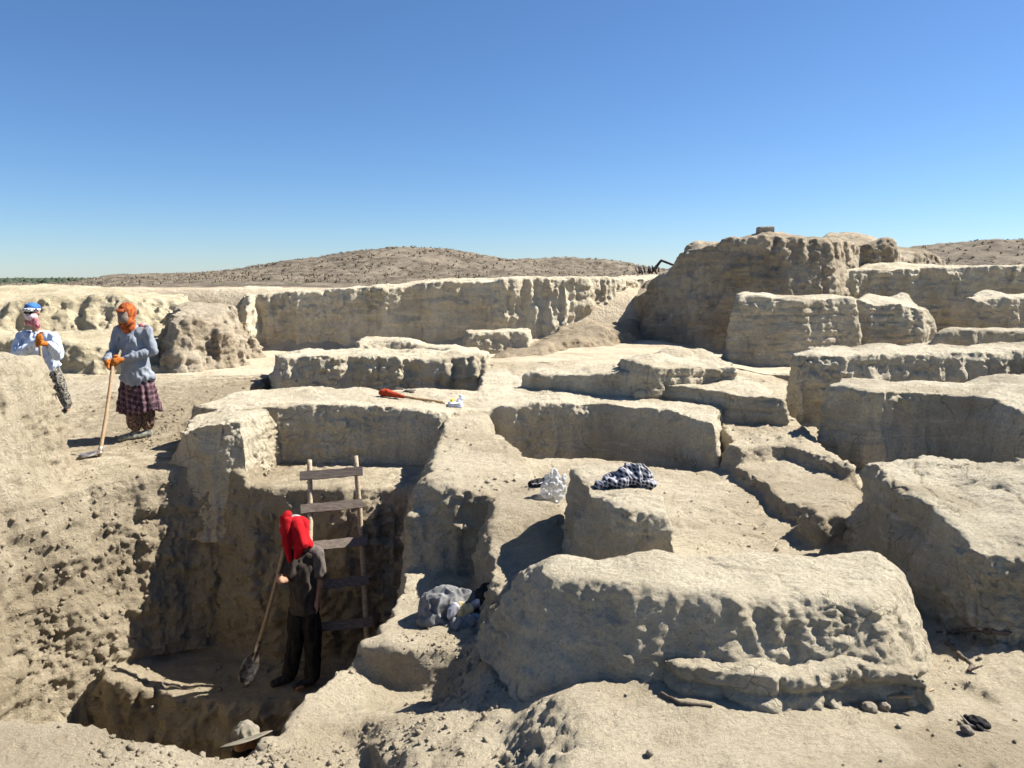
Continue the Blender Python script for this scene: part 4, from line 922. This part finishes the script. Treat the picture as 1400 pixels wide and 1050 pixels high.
part('cloth', [('e', (0, 0, .025), (.12, .07, .03), (0, 0, .4)), ('c', (-.1, -.03, .02), .025, (.06, .03, .04), .03)], M_BLACK, dc, vox=.007, fold=.03, fwl=.06, seed=79)
part('pale_trim', [('c', (-.09, -.065, .03), .009, (-.03, -.075, .035), .009), ('c', (-.03, -.075, .035), .009, (.05, -.02, .055), .009)], M_JWHITE, dc, vox=.004)
# red broom, trowel and papers on the long wall
M_BRED = cloth_mat('red_bundle', (.40, .055, .02), (.28, .035, .015), 20); M_STRAW = wood_mat('straw', (.5, .34, .15), (.33, .2, .08))
x, y = G(520, 541, -1.48); z = drop_z(x, y); x1, y1 = G(607, 548, -1.5); z1 = drop_z(x1, y1)
bm_ = tag(empty('hand_broom', (x, y, z)), 'straw broom with a fat red wrapped end lying on the long mud wall', 'broom')
e = Vector((x1 - x, y1 - y, z1 - z))
part('red_wrap', [('e', tuple(e * .08 + Vector((0, 0, .05))), (.085, .05, .05), (0, 0, 0)), ('c', tuple(e * .1 + Vector((0, 0, .05))), .05, tuple(e * .38 + Vector((0, 0, .025))), .018)], M_BRED, bm_, vox=.006, fold=.006, fwl=.03)
V, F = [], []
rr = random.Random(5)
for k in range(26):
    a = e * .34 + Vector((0, 0, .025)) + Vector([rr.uniform(-.012, .012) for _ in range(3)]); b = e * rr.uniform(.8, 1.02) + Vector((rr.uniform(-.02, .02), rr.uniform(-.02, .02), rr.uniform(.005, .03)))
    v, f = stick_mesh(a, b, .004, .0025, .006, seg=5, n=4, seed=k); o_ = len(V); V += v; F += [[i + o_ for i in q] for q in f]
obj('straw', me_tri('straw', V, F, M_STRAW), bm_)
part('binding', [('c', tuple(e * .55 + Vector((0, 0, .018))), .022, tuple(e * .72 + Vector((0, 0, .016))), .02)], M_STRAW, bm_, vox=.005, fold=.004, fwl=.02)
x, y = G(553, 536, -1.47); z = drop_z(x, y)
tr = tag(empty('trowel', (x, y, z)), 'small grey steel trowel lying behind the red broom', 'trowel')
V = [(0, -.04, .012), (.15, -.035, .012), (.15, .035, .012), (0, .04, .012), (0, -.04, .018), (.15, -.035, .018), (.15, .035, .018), (0, .04, .018), (-.03, 0, .016), (-.03, 0, .02)]
F = [[0, 3, 2, 1], [4, 5, 6, 7], [0, 1, 5, 4], [1, 2, 6, 5], [2, 3, 7, 6], [3, 0, 4, 7]]
obj('blade', me_tri('blade', V[:8], F, M_STEEL, False), tr); part('handle', [('c', (-.02, 0, .03), .012, (-.11, .0, .035), .015)], M_BOARD, tr, vox=.005)
x, y = G(622, 549, -1.5); z = drop_z(x, y)
M_PAPER = cloth_mat('white_paper', (.8, .8, .82), (.7, .72, .78), 9, bump=.1); M_YEL = cloth_mat('yellow_cap', (.75, .6, .02), (.7, .55, .02), 9, bump=.1)
pp = tag(empty('paper_packet', (x, y, z)), 'white folded packet with a yellow cap lying on the long mud wall', 'packet')
def slab(w, d, h, cz, rz, wob, seed):
    rr = random.Random(seed); n = 6; V = []; F = []
    R = Matrix.Rotation(rz, 3, 'Z')
    for i in range(n + 1):
        for j in range(n + 1):
            X_, Y_ = (i / n - .5) * w, (j / n - .5) * d; V.append(R @ Vector((X_, Y_, cz + h + wob * math.sin(X_ * 40 + seed) * math.cos(Y_ * 30))))
    for i in range(n):
        for j in range(n): q = i * (n + 1) + j; F.append([q, q + n + 1, q + n + 2, q + 1])
    return V, F
for k in range(3):
    V, F = slab(.19 - .02 * k, .14, .012, .02 * k + .004, .15 * k - .1, .006, k); o = obj('paper_sheet', me_tri('paper_sheet', V, F, M_PAPER), pp); m = o.modifiers.new('s', 'SOLIDIFY'); m.thickness = .012
part('paper_twist', [('c', (.05, .02, .06), .035, (.09, .03, .10), .02), ('c', (.09, .03, .1), .02, (.06, .04, .13), .015)], M_PAPER, pp, vox=.006, fold=.02, fwl=.04)
part('yellow_cap', [('c', (-.035, .01, .06), .024, (-.035, .01, .075), .022)], M_YEL, pp, vox=.005)
# sticks and litter on the near ground
M_STICK = wood_mat('dry_stick', (.12, .085, .055), (.05, .035, .025))
for i, (lab, ps, r_) in enumerate((('dark curved stick at the foot of the front wall, left part', [(905, 950), (930, 963), (972, 967)], .010),
                              ('pale straight stick at the foot of the front wall, right part', [(1215, 955), (1245, 953), (1275, 944)], .008),
                              ('black twisted root at the foot of the large broken block', [(1303, 866), (1335, 862), (1360, 866), (1375, 868)], .014),
                              ('tangled dark roots between the front wall and the broken block', [(1295, 880), (1310, 895), (1330, 912), (1325, 918)], .012))):
    P_ = []
    for u, v in ps: x, y = G(u, v, -1.98); h_ = hit(u, v); P_.append(Vector((h_.x, h_.y, h_.z + r_ * .6)))
    c = P_[0].copy(); pr = []
    for a, b in zip(P_[:-1], P_[1:]): pr.append(('c', tuple(a - c), r_, tuple(b - c), r_ * .85))
    if i >= 2:
        for k in range(5):
            a = P_[rnd.randrange(len(P_))]; b = a + Vector((rnd.uniform(-.12, .12), rnd.uniform(-.06, .06), rnd.uniform(0, .03))); pr.append(('c', tuple(a - c), r_ * .6, tuple(b - c), r_ * .35))
    V, Q = soft(pr, r_ * .4, 1, fold=r_ * .5, fwl=.04, fz=1)
    o = obj('stick', mk_mesh('stick', V, Q, M_STICK if i != 1 else M_HANDLE), loc=c); tag(o, lab, 'stick' if i < 2 else 'root')
x, y, z = hit(1338, 992)
o = tag(empty('litter', (x, y, z)), 'dark scrap of rubber and wire lying on the pale ground near the right edge', 'scrap')
part('scrap', [('e', (0, 0, .015), (.035, .05, .02), (0, 0, .4)), ('c', (-.03, .05, .01), .012, (-.02, -.05, .01), .01)], M_BLACK, o, vox=.004, fold=.012, fwl=.03)
part('wire', [('c', (-.045, .06, .012), .004, (-.05, -.01, .012), .004), ('c', (-.05, -.01, .012), .004, (.01, -.07, .012), .004)], M_STEEL, o, vox=.002)
# pale and grey stones one can single out
M_STONE = earth_mat('stone', (.55, .47, .36), (.42, .36, .28), (.48, .41, .31), specks=.2)
for u, v, r_, lab in ((1322, 1002, .028, 'small pale rounded stone beside the dark scrap'), (1188, 972, .034, 'earth clod with a flat face below the right end of the front wall'), (1207, 968, .03, 'rounded clod leaning on the flat clod below the front wall'), (888, 1031, .016, 'small brown pebble alone on the near ground'), (430, 528, .05, 'brown clod on the dug soil behind the long wall')):
    x, y, z = hit(u, v); s = int(u)
    V, Q = soft([('e', (0, 0, r_ * .5), (r_, r_ * .8, r_ * .7), (0, 0, s % 3)), ('e', (r_ * .3, -r_ * .2, r_ * .4), (r_ * .7, r_ * .7, r_ * .6), (0, .4, 0))], r_ * .12, 1, fold=r_ * .35, fwl=r_ * 1.6, fz=1, seed=s)
    tag(obj('stone', mk_mesh('stone', V, Q, M_STONE), loc=(x, y, z)), lab, 'stone')
# survey block on the mound and the bent frame beyond the far wall
best = None
for yy_ in np.arange(19.8, 23.5, .15):
    xx_ = D(1046, 316, yy_)[0]; z_ = drop_z(xx_, yy_)
    if best is None or z_ / yy_ > best[3] - .0006: best = (xx_, yy_, z_, max(z_ / yy_, best[3] if best else -9))
x, y, z = best[:3]
V, F = [], []
for k, (w, d, zz) in enumerate(((.2, .17, -.05), (.2, .17, .10), (.185, .155, .13), (.17, .14, .135))):
    for a, b in ((-1, -1), (1, -1), (1, 1), (-1, 1)): V.append((a * w, b * d, zz + .004 * a))
for k in range(3):
    for q in range(4): F.append([k * 4 + q, k * 4 + (q + 1) % 4, k * 4 + 4 + (q + 1) % 4, k * 4 + 4 + q])
F += [[3, 2, 1, 0], [12, 13, 14, 15]]
tag(obj('marker_block', me_tri('marker_block', V, F, M_STONE, False), loc=(x, y, z)), 'small square marker block on the very top of the tall mound', 'marker block')
c = Vector(D(893, 371, 22.5)); fr = tag(empty('metal_frame', tuple(c)), 'bent dark metal arm and tangled rods standing beyond the far wall', 'metal frame')
pt = lambda u, v, dy=0: tuple(Vector(D(u, v, 22.5 + dy)) - c)
M_RUST = cloth_mat('dark_iron', (.03, .028, .035), (.08, .06, .05), 4)
part('arm', [('c', pt(894, 369), .05, pt(904, 356), .035), ('c', pt(904, 356), .035, pt(922, 363), .035)], M_RUST, fr, vox=.012)
for k in range(14):
    u = 872 + k * 2.2 + rnd.uniform(-1, 1); V, F = stick_mesh(pt(u, 372 + rnd.uniform(-1, 3)), pt(u + rnd.uniform(-4, 4), 364 + rnd.uniform(-2, 3), rnd.uniform(-.3, .3)), .022, .016, .02, seg=6, n=3, seed=k)
    obj('rod', me_tri('rod', V, F, M_RUST), fr)

# ------------------------------------------------------------------ loose rubble, scrub, far wood
def rock_template(seed, sub=1):
    import bmesh
    bm = bmesh.new(); bmesh.ops.create_icosphere(bm, subdivisions=sub, radius=1)
    V = np.array([v.co[:] for v in bm.verts]); F = np.array([[v.index for v in f.verts] for f in bm.faces]); bm.free()
    rs = np.random.RandomState(seed); n = nz(V[:,0], V[:,1], V[:,2], 1.1, seed, 2) * .5
    V = V * (1 + n)[:, None] * rs.uniform(.6, 1.1, 3) ; return V, F
def scatter(name, label, pts, sizes, tmpl, mat, sink=.25, seed=0, flat=True):
    rs = np.random.RandomState(seed); T = [rock_template(seed + i) if tmpl is None else tmpl[i] for i in range(6)]
    Vs = []; Fs = []; o = 0
    for i, (p, s) in enumerate(zip(pts, sizes)):
        V, F = T[i % 6]; a = rs.uniform(0, 2 * PI); c, sn = math.cos(a), math.sin(a)
        q = np.stack([V[:, 0] * c - V[:, 1] * sn, V[:, 0] * sn + V[:, 1] * c, V[:, 2] + (1 - sink * 2) * .5], 1) * s + p
        Vs.append(q); Fs.append(F + o); o += len(V)
    me = mk_mesh(name, np.concatenate(Vs), np.concatenate(Fs), mat, smooth=not flat)
    return tag(obj(name, me), label, kind='stuff')
gm = ground.data; nf = len(gm.polygons); cen = np.empty(nf * 3, np.float32); gm.polygons.foreach_get('center', cen); cen = cen.reshape(-1, 3)
nrm = np.empty(nf * 3, np.float32); gm.polygons.foreach_get('normal', nrm); nrm = nrm.reshape(-1, 3)
dens = np.clip(nz(cen[:, 0], cen[:, 1], cen[:, 2], .9, 81, 3) + .05, 0, 1) ** 1.3 + .015
x, y, z = cen.T
dens *= (nrm[:, 2] > .35)
dens *= 1 + 5 * ((y < 4.9) & (x < .2) & (z < -2.15) & (z > -3)) + 2.0 * ((y > 8) & (y < 12.5) & (x < -2.2) & (x > -5)) + 3 * ((z < -3.5) & (y > 6.9)) + 2 * ((x > -.2) & (x < .35) & (y < 5.8) & (y > 4.4))
dens *= (y > 2.6)
rs = np.random.RandomState(9); pick = rs.choice(nf, 15000, p=dens / dens.sum())
sz = .003 + .009 * rs.rand(15000) ** 3 + .022 * rs.rand(15000) ** 16
scatter('rubble', 'loose clods and crumbs of dry earth', cen[pick], sz, None, M_SOIL, seed=11)
# crumbs lodged on the broken pit sides
sel = (np.abs(nrm[:, 2]) < .5) & (z < -2.1) & (z > -3.9) & (x < -1) & (y > 6.4); ii = np.where(sel)[0]
ii = rs.choice(ii, 1500); scatter('rubble', 'broken earth lumps caught on the sides of the pit', cen[ii], .006 + .03 * rs.rand(len(ii)) ** 5, None, M_SOIL, sink=.5, seed=21)
# scrub on the hills
n = 7000; yy = 24 + 42 * rs.rand(n) ** 1.2; xx = (rs.rand(n) - .5) * 1.5 * yy
def th(x, y): return bg_h(x, y) + hills(x, y)
zz = th(xx, yy); ok = zz > -1.5
Vs = []; Fs = []; o = 0
for x_, y_, z_ in zip(xx[ok], yy[ok], zz[ok]):
    h = rs.uniform(.015, .06) * (1 + y_ / 60)
    for k in range(7):
        a = rs.uniform(0, 2 * PI); r_ = rs.uniform(.02, .12) * (1 + y_ / 40); w_ = .01 + y_ * .0005
        dx, dy = math.cos(a), math.sin(a)
        Vs += [(x_ - dy * w_, y_ + dx * w_, z_ - .05), (x_ + dy * w_, y_ - dx * w_, z_ - .05), (x_ + dx * r_, y_ + dy * r_, z_ + h * rs.uniform(.5, 1.3))]; Fs.append((o, o + 1, o + 2)); o += 3
M_SCRUB = cloth_mat('dry_scrub', (.27, .225, .16), (.17, .14, .1), 3)
tag(obj('dry_scrub', mk_mesh('dry_scrub', Vs, Fs, M_SCRUB, False)), 'low dry scrub dotting the hills', kind='stuff')
# far woods on the plain
n = 1400; yy = 420 + 1500 * rs.rand(n); xx = -yy * rs.uniform(.35, .85, n)
M_WOOD = cloth_mat('far_wood', (.035, .05, .03), (.06, .07, .045), .05, bump=0)
scatter('far_wood', 'dark line of far trees on the plain at the left horizon', np.stack([xx, yy, np.full(n, -10.4)], 1), rs.uniform(2.5, 6, n), None, M_WOOD, sink=.1, seed=31, flat=False)
